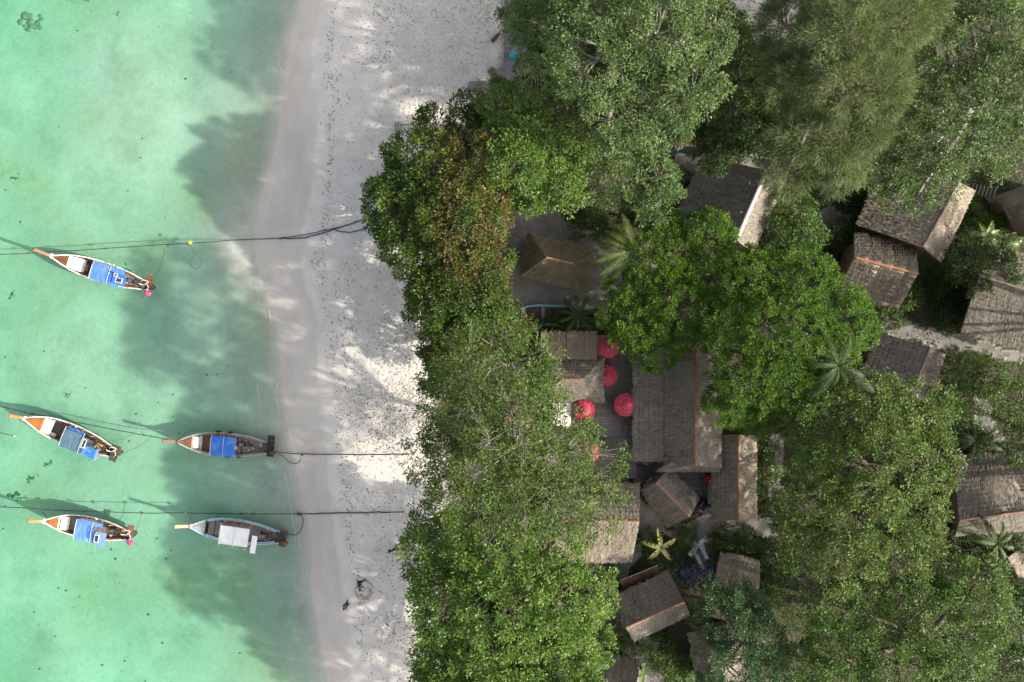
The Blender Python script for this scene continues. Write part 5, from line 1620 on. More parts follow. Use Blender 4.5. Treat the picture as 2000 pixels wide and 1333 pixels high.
    # canopy panels: (t0, t1, y0, y1, z, material, arch)
    for (a, b, y0, y1, z, mt, arch) in sp['roof']:
        a, b = a + sp['aft_shift'], b + sp['aft_shift']
        nx, ny = 8, 10
        vs, fs = [], []
        for lay in (0, -0.035):
            for i in range(nx + 1):
                for j in range(ny + 1):
                    y = y0 + (y1 - y0) * j / ny
                    vs.append((X(a + (b - a) * i / nx), B * y, z + arch * (1 - y * y) + lay + 0.03 * mnoise.noise(Vector((i * 0.9, j * 0.8, z * 5)))))
        N1 = (nx + 1) * (ny + 1)
        for i in range(nx):
            for j in range(ny):
                q = (i * 11 + j, i * 11 + j + 1, (i + 1) * 11 + j + 1, (i + 1) * 11 + j)
                fs += [q, tuple(N1 + k for k in q[::-1])]
        for i in range(nx):
            fs += [(i * 11, (i + 1) * 11, N1 + (i + 1) * 11, N1 + i * 11), (i * 11 + 10, N1 + i * 11 + 10, N1 + (i + 1) * 11 + 10, (i + 1) * 11 + 10)]
        for j in range(ny):
            fs += [(j, N1 + j, N1 + j + 1, j + 1), (nx * 11 + j, nx * 11 + j + 1, N1 + nx * 11 + j + 1, N1 + nx * 11 + j)]
        add(MB().add(vs, fs), 'canopy_panel', mt)
    ra, rb = min(p[0] for p in sp['roof']) + sp['aft_shift'], max(p[1] for p in sp['roof']) + sp['aft_shift']
    zc = sp['roof'][0][4]
    for t in np.linspace(ra + 0.01, rb - 0.01, 4):
        for s in (-1, 1):
            add(MB().tube([(X(t), s * (bw(t) - 0.03), sh(t)), (X(t), s * B * 0.86, zc + 0.02)], 0.022, 6), 'canopy_post', 'wood_pale')
    for t in (ra, (ra + rb) / 2):
        add(MB().tube([(X(t), B * y, zc + 0.10 * (1 - y * y) + 0.03) for y in np.linspace(-0.92, 0.92, 9)], 0.016, 5), 'canopy_hoop', 'white_paint')
    # roof hatches: framed dark rectangles (t, y, len, wid, z)
    for (t, y, ln, wd, z) in sp.get('hatch', []):
        t = t + sp['aft_shift']
        h = add(MB().box((X(t), B * y, z), (ln, wd, 0.03)), 'hatch', 'glass_dark')
        for (dx, dy, sx, sy) in ((ln / 2, 0, 0.045, wd + 0.09), (-ln / 2, 0, 0.045, wd + 0.09), (0, wd / 2, ln, 0.045), (0, -wd / 2, ln, 0.045)):
            add(MB().box((X(t) + dx, B * y + dy, z + 0.02), (sx, sy, 0.045)), 'frame', 'white_paint', h)
    # engine on its pivot, tiller and long tail shaft
    te, ye = sp.get('engine', (0.78, 0.1))
    ex, ey, ez = X(te), B * ye, 1.02
    eng = add(MB().box((ex, ey, ez), (0.55, 0.36, 0.34)), 'engine', 'black')
    add(MB().tube([(ex + 0.05, ey, ez + 0.17), (ex + 0.05, ey, ez + 0.33)], 0.13, 10), 'air_filter', sp.get('filter', 'metal'), eng)
    add(MB().tube([(ex - 0.1, ey + 0.14, ez + 0.15), (ex - 0.15, ey + 0.2, ez + 0.42), (ex - 0.5, ey + 0.24, ez + 0.42)], 0.035, 6), 'exhaust', 'metal', eng)
    for k in range(4):
        add(MB().box((ex - 0.18 + 0.11 * k, ey - 0.02, ez + 0.19), (0.05, 0.26, 0.06)), 'cylinder_fin', 'metal', eng)
    add(MB().tube([(ex, ey, 0.3), (ex, ey, ez - 0.15)], 0.07, 8), 'engine_mount', 'metal', eng)
    tx, ty = X(te - 0.17), sp.get('tiller', -1.05) * B
    tl = add(MB().tube([(ex + 0.2, ey, ez + 0.05), (ex + 0.7, ey + (ty - ey) * 0.45, ez + 0.25), (tx, ty, ez + 0.32)], 0.028, 6), 'tiller', 'black', eng)
    add(MB().tube([(tx, ty, ez + 0.32), (tx + 0.16, ty + 0.05 * (1 if ty > 0 else -1), ez + 0.33)], 0.045, 7), 'tiller_grip', sp.get('grip', 'rope_white'), eng)
    sx, sy = X(1.0) - 0.25, sp.get('shaft', 0.30) * B
    shf = add(MB().tube([(ex - 0.25, ey, ez), (sx, sy, 0.86)], [0.05, 0.035], 7), 'propeller_shaft', 'black', eng)
    add(MB().tube([(sx, sy, 0.86), (sx - 0.55, sy + 0.10, 0.80)], 0.018, 5), 'shaft_end', 'metal', eng)
    # stern platform
    sy0, sy1 = sp.get('plat', (-0.62, 0.25))
    for k in range(4):
        y0 = sy0 + (sy1 - sy0) * k / 4
        y1 = sy0 + (sy1 - sy0) * (k + 1) / 4 - 0.03
        add(MB().box((X(0.985), B * (y0 + y1) / 2, 0.80), (0.075 * L, B * (y1 - y0), 0.05)), 'stern_board', sp.get('platcol', 'wood_brown'))
    # coiled rope and bundle at the stern
    cx, cy = X(0.945), B * -0.28
    pts = [(cx + 0.34 * math.cos(a) * (1 + 0.15 * math.sin(2 * a)), cy + 0.20 * math.sin(a) + 0.10 * math.cos(a), 0.93 + 0.05 * math.sin(3 * a)) for a in np.linspace(0.3, 5.6, 22)]
    add(MB().tube(pts, 0.038, 6), 'rope_loop', sp.get('loop', 'rope_white'))
    add(MB().tube([(cx - 0.3, cy + 0.05, 0.9), (cx - 0.5, cy + 0.3, 0.9), (cx - 0.42, cy + 0.55, 0.88)], 0.03, 5), 'stern_line', sp.get('loop', 'rope_white'))
    if sp.get('bag'):
        bx, by = sx + 0.1, sy
        bag = add(MB().ball((bx, by, 0.95), (0.30, 0.22, 0.2), 12, 8, 0.10), 'propeller_bag', sp['bag'], smooth=True)
        if sp.get('bag2'):
            for k in range(7):
                a = k * 0.9
                add(MB().ball((bx + 0.16 + 0.1 * math.cos(a), by - 0.12 + 0.12 * math.sin(a), 1.05), (0.09, 0.07, 0.06), 7, 5, 0.2), 'flower', sp['bag2'], bag)
    # odds and ends lying aft
    for k in range(9):
        t = rnd.uniform(0.70, 0.9)
        y = rnd.uniform(-0.6, 0.6) * bw(t)
        s = rnd.uniform(0.06, 0.16)
        mt = rnd.choice(['wood_grey', 'grey_paint', 'black', 'wood_pale', 'rope_white', 'rust'])
        if rnd.random() < 0.5:
            add(MB().ball((X(t), y, 0.33 + s * 0.5), (s * 1.4, s, s * 0.6), 8, 5, 0.2), 'bundle', mt)
        else:
            add(MB().box((X(t), y, 0.33 + s * 0.4), (s * 2, s * 1.3, s * 0.8), Matrix.Rotation(rnd.uniform(0, 3), 3, 'Z')), 'crate', mt)
    for (t, s) in sp.get('tyres', []):
        pts = [(X(t) + 0.2 * math.cos(a), s * (bw(t) + 0.06), sh(t) - 0.1 + 0.2 * math.sin(a)) for a in np.linspace(0, 2 * math.pi, 14, endpoint=False)]
        add(MB().tube(pts, 0.06, 6, True), 'tyre_fender', 'rubber')
    return root


def build_boats():
    # +y is the lower side of the boat in the picture (starboard when looking aft is -y)
    boat(dict(aft_shift=.05, label='longtail boat with blue segmented canopy and a pink bundle at its stern, nearest the top', bow=(101, 501), stern=(292, 561), beam=1.75, tip=(67, 488), tipz=2.3,
              hull='wood_brown', rail='white_paint', deck='wood_red', deck_end=0.155, beamcol='white_paint', side='wood_brown', floor='wood_dark', aft='wood_grey', prow='wood_red',
              boxes=[(.165, .205, -.95, .95, .80, .3, 'white_paint', 'bench'), (.21, .315, -.85, .85, .84, .3, 'white_sheet', 'mattress'), (.32, .34, -.3, .5, .5, .1, 'wood_orange', 'crate')],
              roof=[(.40, .56, -.92, .92, 1.46, 'tarp_light', .12), (.555, .64, -.30, .62, 1.44, 'tarp_deep', .10), (.56, .72, -.92, -.42, 1.44, 'tarp_light', .10), (.56, .70, .62, .95, 1.44, 'tarp_light', .10),
                    (.63, .76, -.42, .66, 1.54, 'tarp_blue', .06)],
              hatch=[(.70, .18, .55, .36, 1.63), (.655, -.22, .26, .24, 1.63)], engine=(.82, -.05), tiller=-1.05, grip='yellow', shaft=.62, bag='pink', plat=(-1.1, .05), platcol='wood_red'))
    boat(dict(aft_shift=.045, label='longtail boat with dark teal canopy and a blue lower awning, middle left', bow=(47, 817), stern=(228, 887), beam=1.95, tip=(18, 812), tipz=2.2,
              hull='wood_brown', rail='white_paint', deck='wood_orange', deck_end=0.165, beamcol='wood_orange', floor='wood_dark', aft='wood_dark', lining='wood_dark',
              boxes=[(.185, .275, -.95, .92, .80, .3, 'white_sheet', 'mattress'), (.28, .33, .55, .9, .5, .1, 'grey_paint', 'crate'), (.76, .82, -.3, .1, .62, .3, 'wood_pale', 'locker')],
              roof=[(.42, .60, -.72, .95, 1.44, 'tarp_teal', .10), (.44, .62, -.98, -.74, 1.38, 'tarp_deep', .04), (.60, .68, -.6, .9, 1.40, 'tarp_teal', .08), (.655, .70, .05, .85, 1.52, 'tarp_deep', .02), (.70, .81, .0, .92, 1.52, 'tarp_blue', .03), (.80, .825, .0, .92, 1.54, 'tarp_pale', .03)],
              hatch=[(.655, -.1, .28, .75, 1.56)], engine=(.73, -.32), tiller=-1.1, grip='rope_white', shaft=.3, plat=(-.75, .75), platcol='wood_dark', loop='rope_white'))
    boat(dict(aft_shift=.035, label='weathered longtail boat with one plain bright blue tarpaulin and tyre fenders near the shore', bow=(347, 863), stern=(532, 876), beam=2.05, tip=(318, 862), tipz=2.0,
              hull='grey_paint', rail='grey_paint', deck='wood_brown', deck_end=0.14, beamcol='wood_pale', floor='wood_brown', aft='wood_grey', side='wood_grey', prow='wood_brown', ribbon='rust',
              boxes=[(.04, .05, -.3, .5, 1.02, .05, 'white_paint', 'cleat'), (.155, .205, -.8, .8, .78, .25, 'white_sheet', 'sheet'), (.21, .235, -.85, .85, .60, .15, 'grey_paint', 'bench'), (.62, .645, -.75, .75, .55, .1, 'wood_grey', 'bench')],
              roof=[(.345, .615, -.80, .86, 1.46, 'tarp_blue', .07)], hatch=[(.615, .05, .16, .2, 1.56)], engine=(.69, -.2), tiller=-.6, shaft=.35, bag='rust', plat=(-1.1, .75), platcol='black', loop='rope_dark',
              tyres=[(.40, -1), (.53, -1), (.52, 1), (.64, 1)]))
    boat(dict(aft_shift=.045, label='longtail boat with pale blue double canopy and a purple flower garland, lower left', bow=(86, 1018), stern=(256, 1047), beam=1.9, tip=(55, 1018), tipz=2.2,
              hull='wood_brown', rail='white_paint', deck='wood_orange', deck_end=0.15, beamcol='white_paint', floor='wood_grey', aft='wood_brown', side='rust', prow='wood_orange',
              boxes=[(.175, .255, -.95, .85, .78, .3, 'white_paint', 'bench')],
              roof=[(.365, .50, -.75, .95, 1.46, 'tarp_light', .08), (.365, .50, -.95, -.74, 1.44, 'tarp_light', .05), (.50, .56, -.55, .62, 1.42, 'tarp_deep', .08), (.50, .665, -.92, -.55, 1.44, 'tarp_light', .05), (.50, .62, .62, .98, 1.42, 'tarp_pale', .05),
                    (.56, .63, -.2, .95, 1.52, 'tarp_light', .04), (.62, .745, -.22, 1.08, 1.72, 'tarp_pale', .02)],
              hatch=[(.645, .38, .34, .62, 1.77)], engine=(.80, -.3), tiller=-1.15, shaft=.55, bag='pink', bag2='purple', plat=(-1.0, .1), platcol='wood_brown'))
    boat(dict(aft_shift=.035, label='pale blue-grey longtail boat with a flat white canopy closest to the bottom right', bow=(371, 1028), stern=(556, 1052), beam=2.1, tip=(341, 1029), tipz=2.3,
              hull='blue_grey', rail='blue_grey', deck='deck_grey', deck_end=0.155, beamcol='black', floor='wood_grey', aft='wood_grey', side='blue_grey', prow='wood_pale', ribbon='white_sheet', ribbon2='pink', lining='wood_brown',
              boxes=[(.175, .235, -.85, .85, .60, .1, 'wood_grey', 'bench'), (.245, .30, -.8, .8, .55, .1, 'wood_grey', 'bench'), (.36, .62, -.9, -.62, .5, .15, 'wood_red', 'locker')],
              roof=[(.335, .635, -.74, .76, 1.95, 'white_sheet', .03)], hatch=[], engine=(.80, -.1), tiller=1.15, grip='rope_white', shaft=.3, bag='rust', plat=(-.7, .7), platcol='wood_dark', loop='rope_dark'))
    # the loose white panel on the pale boat's stern frame belongs to that boat
    root = next(o for o in bpy.data.objects if o.get('label', '').startswith('pale blue-grey longtail'))
    L = (P(371, 1028, 1.0) - P(556, 1052, .7)).length
    MB().box(((0.5 - .735) * L, 1.05 * .45, 2.0), (0.055 * L, 1.5, 0.04)).build('awning_board', M['white_sheet'], root, False)


# ------------------------------------------------------------------ mooring lines
def rope(label, ctrl, mat, rad, knots=(), n=60, cat='rope', group='mooring lines', name='mooring_rope', wig=0.05):
    pts = curve_pts([P(*c) for c in ctrl], n)
    out = []
    for i, p in enumerate(pts):
        out.append(p + Vector((wig * mnoise.noise(Vector((i * 0.35, rad * 99, 1))), wig * mnoise.noise(Vector((i * 0.35, rad * 77, 5))), 0)))
    o0 = out[0]
    root = empty(name, o0, 0, label, cat, group)
    MB().tube(out, rad, 6).build('line', M[mat], root, smooth=True)
    for (px, py, s, mt) in knots:
        c = P(px, py, 0.12)
        mb = MB()
        for k in range(5):
            mb.ball(c + Vector((rnd.uniform(-s, s), rnd.uniform(-s, s) * .6, rnd.uniform(-.02, .04))), (s * rnd.uniform(.5, .9), s * rnd.uniform(.3, .7), s * .4), 7, 5, 0.25)
        for k in range(4):
            a = rnd.uniform(0, 6.28)
            mb.tube([c, c + Vector((math.cos(a), math.sin(a), 0)) * s * rnd.uniform(1, 2.2)], [0.022, 0.01], 4)
        mb.build('knot', M[mt], root)
    return root


def gzp(px, py, add=0.05):
    z = 0.0
    for _ in range(4):
        p = P(px, py, z)
        z = max(0.06, float(ground_z(p.x, p.y)) + add)
    return (px, py, z)


def build_ropes():
    rope('top mooring rope running from the left edge past the upper boat to the beach', [(-60, 500, .1), (70, 494, .12), (200, 486, .12), (370, 475, .12), (480, 468, .12), gzp(515, 467, .08), gzp(545, 465, .08), gzp(575, 462, .08), gzp(605, 457, .08), gzp(640, 449, .08), gzp(676, 440, .08)], 'rope_dark', 0.034,
         [(55, 495, .09, 'weed'), (120, 491, .08, 'weed'), (205, 486, .12, 'weed'), (328, 481, .09, 'weed'), (366, 477, .12, 'weed'), (372, 474, .16, 'yellow'), (645, 448, .12, 'rope_dark')])
    rope('dark blue hose-like rope lying over the sand toward the beach almond tree', [gzp(545, 467), gzp(575, 466), gzp(592, 465), gzp(610, 461), gzp(630, 456), gzp(650, 449), gzp(690, 436), gzp(740, 418)], 'rope_blue', 0.05, n=40)
    rope('short light blue rope sagging below the dark blue one on the beach', [gzp(655, 451), gzp(676, 454), gzp(695, 452), gzp(735, 440)], 'rope_blue', 0.045, n=24)
    rope('middle mooring rope from the left edge to the bow of the weathered boat', [(-60, 780, .1), (0, 794, .12), (60, 808, .15), (170, 829, .15), (270, 848, .15), (318, 857, .4), (340, 861, .9)], 'rope_dark', 0.034,
         [(28, 800, .1, 'weed'), (62, 809, .11, 'weed'), (280, 849, .08, 'weed')])
    rope('middle shore rope from the stern of the weathered boat to the beach', [(536, 882, .6), (555, 885, .2), gzp(590, 887, .1), gzp(615, 887.5, .08), gzp(640, 888, .08), gzp(670, 888, .08), gzp(700, 888.5, .08), gzp(735, 888.5, .08), gzp(770, 888), gzp(800, 887)], 'rope_dark', 0.036, [(592, 887, .14, 'rope_dark')])
    rope('slack rope loop hanging below the middle shore rope', [(537, 883, .5), (545, 888, .12), (556, 895, .1), (566, 904, .1), (578, 906, .1), (586, 900, .1), (589, 888, .13)], 'rope_dark', 0.022, n=30, group='slack lines')
    rope('bottom mooring rope crossing above the two lowest boats to the beach', [(-60, 987, .1), (0, 990, .12), (80, 995, .15), (160, 999, .15), (280, 1002, .15), (360, 1002, .15), (480, 1004, .15), gzp(595, 1004, .1), gzp(620, 1003, .08), gzp(650, 1002, .08), gzp(685, 1001.5, .08), gzp(720, 1001, .08), gzp(755, 1000.5, .08), gzp(790, 1000)], 'rope_dark', 0.034,
         [(10, 990, .1, 'weed'), (48, 992, .1, 'weed'), (78, 994, .14, 'weed'), (102, 995, .12, 'weed'), (212, 1001, .11, 'weed'), (277, 1001, .13, 'weed'), (365, 1003, .15, 'weed'), (470, 1004, .1, 'weed'), (495, 1004, .12, 'weed'), (584, 1004, .18, 'weed')])
    rope('thin second strand beside the bottom mooring rope near the beach', [gzp(600, 1005, .08), gzp(625, 1004.5, .08), gzp(650, 1004, .08), gzp(690, 1003.5, .08), gzp(720, 1003, .08), gzp(775, 1001)], 'rope_dark', 0.016, n=30, group='slack lines')
    rope('slack rope curling from the bottom mooring rope toward the white canopied boat', [(585, 1005, .13), (592, 1013, .12), (591, 1026, .12), (586, 1038, .12), (577, 1045, .12), (567, 1044, .12), (558, 1038, .2), (553, 1040, .5)], 'rope_dark', 0.028, n=36, group='slack lines')
    rope('thin line from the top mooring rope down to the stern of the upper boat', [(323, 482, .12), (317, 505, .1), (308, 530, .1), (296, 556, .4)], 'rope_dark', 0.014, n=20, group='slack lines')
    rope('thin looped line dangling from the yellow float', [(372, 480, .1), (377, 492, .05), (388, 503, .05), (394, 512, .05), (390, 522, .05), (380, 526, .05), (373, 518, .05), (371, 508, .05), (377, 500, .05)], 'rope_dark', 0.014, n=40, group='slack lines')
    rope('thin line from the middle mooring rope to the stern of the teal canopied boat', [(297, 850, .12), (288, 860, .1), (268, 874, .1), (240, 885, .5)], 'rope_dark', 0.014, n=20, group='slack lines')
    rope('thin slack line arching over the bow of the teal canopied boat', [(60, 809, .1), (72, 803, .05), (88, 803, .05), (100, 811, .1), (108, 818, .6)], 'rope_dark', 0.014, n=20, group='slack lines')
    rope('thin line arching over the bow of the weathered boat', [(345, 862, .9), (357, 850, .1), (374, 840, .05), (384, 843, .2), (388, 850, .7)], 'rope_dark', 0.014, n=20, group='slack lines')
    rope('thin line from the bottom mooring rope to the stern of the purple garland boat', [(277, 1002, .12), (272, 1018, .1), (267, 1034, .1), (263, 1048, .5)], 'rope_dark', 0.016, n=20, group='slack lines')
    rope('short bow line of the purple garland boat', [(78, 996, .12), (86, 1003, .2), (93, 1011, .8)], 'rope_dark', 0.026, n=12, group='slack lines')
    rope('short bow line of the white canopied boat', [(366, 1005, .12), (371, 1012, .2), (376, 1019, .8)], 'rope_dark', 0.016, n=12, group='slack lines')
    rope('drifting dark pole with a pale end at the left edge', [(-10, 844, .05), (10, 848, .05), (27, 852, .05)], 'rope_dark', 0.03, [(28, 852.5, .05, 'rope_white')], n=10, group='floating poles', name='floating_pole', cat='pole', wig=0.02)
    rope('drifting pole at the top edge of the sea', [(152, -6, .05), (165, 0, .05), (178, 5, .05)], 'rope_dark', 0.03, [(177, 4.5, .04, 'rope_white')], n=10, group='floating poles', name='floating_pole', cat='pole', wig=0.02)


# ------------------------------------------------------------------ people and dog
def skin_mesh(name, joints, edges, mat, parent, sub=2):
    me = bpy.data.meshes.new(name)
    names = list(joints)
    me.from_pydata([joints[k][0] for k in names], [(names.index(a), names.index(b)) for a, b in edges], [])
    me.materials.append(mat)
    o = bpy.data.objects.new(name, me)
    link(o, parent)
    md = o.modifiers.new('skin', 'SKIN')
    md.use_smooth_shade = True
    for i, k in enumerate(names):
        r = joints[k][1]
        me.skin_vertices[0].data[i].radius = r if isinstance(r, tuple) else (r, r)
        me.skin_vertices[0].data[i].use_root = (i == 0)
    s = o.modifiers.new('sub', 'SUBSURF')
    s.levels = s.render_levels = sub
    return o


def person(label, px, py, h, face, bend, spread, arms, shirt, trousers, seed):
    """face: heading in degrees (direction the person looks), bend: forward lean of the trunk, spread: half gap of the feet"""
    p = P(px, py, 0.9)
    z = float(ground_z(p.x, p.y))
    root = empty('person', (p.x, p.y, z), math.radians(face), label, 'person', 'people on the beach')
    k = h / 1.7
    hipz = 0.88
    cb, sb = math.cos(bend), math.sin(bend)

    def tr(f, up, side):            # a point of the trunk: up along the bent spine
        return ((sb * up + cb * f) * k, side * k, (hipz + cb * up - sb * f) * k)
    J = {'pelvis': (tr(0, 0.02, 0), .125 * k), 'waist': (tr(0, .2, 0), .115 * k), 'chest': (tr(.02, .40, 0), .135 * k), 'neck': (tr(.01, .56, 0), .055 * k),
         'jaw': (tr(.03, .62, 0), .075 * k), 'skull': (tr(.02, .73, 0), .095 * k), 'crown': (tr(.015, .80, 0), .06 * k), 'nose': (tr(.12, .68, 0), .018 * k)}
    E = [('pelvis', 'waist'), ('waist', 'chest'), ('chest', 'neck'), ('neck', 'jaw'), ('jaw', 'skull'), ('skull', 'crown'), ('jaw', 'nose')]
    for s, nm in ((1, 'l'), (-1, 'r')):
        fx = 0.12 * s if seed else 0
        J['hip' + nm] = ((0, s * .09 * k, (hipz - .04) * k), .095 * k)
        J['knee' + nm] = ((.05 + fx * .6, s * (.06 + spread * .55) * k, .47 * k), .06 * k)
        J['ankle' + nm] = ((fx, s * (.05 + spread) * k, .08 * k), .042 * k)
        J['toe' + nm] = ((fx + .17, s * (.06 + spread) * k, .03 * k), .035 * k)
        E += [('pelvis', 'hip' + nm), ('hip' + nm, 'knee' + nm), ('knee' + nm, 'ankle' + nm), ('ankle' + nm, 'toe' + nm)]
        a = arms[0 if s > 0 else 1]
        sh_ = Vector(tr(0, .46, s * .18))
        d = Vector((a[0], s * a[1], a[2])).normalized()
        el = sh_ + d * .27 * k
        d2 = Vector((a[0] + .35, s * a[1] * .6, a[2])).normalized()
        wr = el + d2 * .24 * k
        J['sho' + nm] = (tuple(sh_), .06 * k); J['elb' + nm] = (tuple(el), .042 * k); J['wri' + nm] = (tuple(wr), .03 * k)
        palm_ = wr + d2 * .08 * k
        J['palm' + nm] = (tuple(palm_), .034 * k)
        E += [('chest', 'sho' + nm), ('sho' + nm, 'elb' + nm), ('elb' + nm, 'wri' + nm), ('wri' + nm, 'palm' + nm)]
        sdv = d2.cross(Vector((0, 0, 1)))
        sdv = sdv.normalized() if sdv.length > .1 else Vector((0, 1, 0))
        for f in range(4):
            b0 = palm_ + d2 * .03 * k + sdv * (f - 1.5) * .021 * k
            b1 = b0 + (d2 * .05 + Vector((0, 0, -.012))) * k * (1 - .12 * abs(f - 1.4))
            J['f%d%s' % (f, nm)] = (tuple(b0), .0095 * k); J['g%d%s' % (f, nm)] = (tuple(b1), .008 * k)
            E += [('palm' + nm, 'f%d%s' % (f, nm)), ('f%d%s' % (f, nm), 'g%d%s' % (f, nm))]
        th = wr + d2 * .05 * k + sdv * .045 * k
        J['thumb' + nm] = (tuple(th), .010 * k)
        E.append(('wri' + nm, 'thumb' + nm))
    skin_mesh('body', J, E, M['skin'], root)
    g = lambda n, f=1.18: (J[n][0], J[n][1] * f)
    S_ = {n: g(n) for n in ('waist', 'chest', 'shol', 'shor')}
    S_['pel'] = (J['pelvis'][0], J['pelvis'][1] * 1.12)
    for nm in 'lr':
        a, b = Vector(J['sho' + nm][0]), Vector(J['elb' + nm][0])
        S_['slv' + nm] = (tuple(a.lerp(b, .8)), .058 * k)
    skin_mesh('shirt', {q: S_[q] for q in ('waist', 'chest', 'shol', 'shor', 'pel', 'slvl', 'slvr')},
              [('pel', 'waist'), ('waist', 'chest'), ('chest', 'shol'), ('chest', 'shor'), ('shol', 'slvl'), ('shor', 'slvr')], M[shirt], root)
    T = {'pelvis': g('pelvis', 1.14)}
    e = []
    for nm in 'lr':
        T['hip' + nm] = g('hip' + nm, 1.15); T['knee' + nm] = g('knee' + nm, 1.3)
        a, b = Vector(J['knee' + nm][0]), Vector(J['ankle' + nm][0])
        T['cuff' + nm] = (tuple(a.lerp(b, .75)), .066 * k)
        e += [('pelvis', 'hip' + nm), ('hip' + nm, 'knee' + nm), ('knee' + nm, 'cuff' + nm)]
    skin_mesh('trousers', T, e, M[trousers], root)
    c = Vector(J['skull'][0])
    bk = Vector(tr(-.03, .75, 0))
    MB().ball(bk, (.105 * k, .10 * k, .115 * k), 12, 8, 0.03).build('hair', M['hair'], root, False, True)
    return root


def build_people():
    person('person in dark clothes bending with feet apart over the circle drawn in the sand', 705, 1134, 1.62, -75, 0.85, 0.30, [(.35, .25, -1), (.35, .25, -1)], 'cloth_navy', 'cloth_black', 0)
    person('person in slate shirt walking beside the sand circle', 679, 1178, 1.6, -120, 0.25, 0.07, [(.5, .25, -.8), (-.2, .2, -1)], 'cloth_slate', 'cloth_black', 1)
    # a dark dog resting on its feet near the tree line
    p = P(768, 1071, 0.6)
    z = float(ground_z(p.x, p.y))
    root = empty('dog', (p.x, p.y, z), math.radians(22), 'small dark dog standing on the sand near the tree line', 'dog')
    J = {'belly': ((0, 0, .40), .095), 'chest': ((.2, 0, .40), .12), 'rump': ((-.24, 0, .42), .10), 'neck': ((.34, 0, .50), .07), 'head': ((.44, .01, .56), .075), 'muzzle': ((.57, .02, .52), .038),
         'earl': ((.42, .065, .64), .022), 'earr': ((.42, -.05, .64), .022), 'tail1': ((-.36, 0, .46), .03), 'tail2': ((-.50, .03, .54), .022), 'tail3': ((-.60, .07, .62), .012)}
    E = [('belly', 'chest'), ('belly', 'rump'), ('chest', 'neck'), ('neck', 'head'), ('head', 'muzzle'), ('head', 'earl'), ('head', 'earr'), ('rump', 'tail1'), ('tail1', 'tail2'), ('tail2', 'tail3')]
    for s, nm in ((.075, 'l'), (-.075, 'r')):
        J['fe' + nm] = ((.2, s, .24), .042); J['fw' + nm] = ((.19, s, .11), .026); J['fp' + nm] = ((.22, s, .02), .03)
        J['th' + nm] = ((-.22, s, .33), .07); J['kn' + nm] = ((-.17, s, .24), .045); J['hk' + nm] = ((-.31, s, .15), .026); J['hp' + nm] = ((-.27, s, .02), .03)
        E += [('chest', 'fe' + nm), ('fe' + nm, 'fw' + nm), ('fw' + nm, 'fp' + nm), ('rump', 'th' + nm), ('th' + nm, 'kn' + nm), ('kn' + nm, 'hk' + nm), ('hk' + nm, 'hp' + nm)]
    skin_mesh('body', J, E, M['fur'], root)


# ------------------------------------------------------------------ small things
def gpt(px, py, add=0.0):
    q = gzp(px, py, add)
    p = P(*q)
    p.z = float(ground_z(p.x, p.y)) + add
    return p


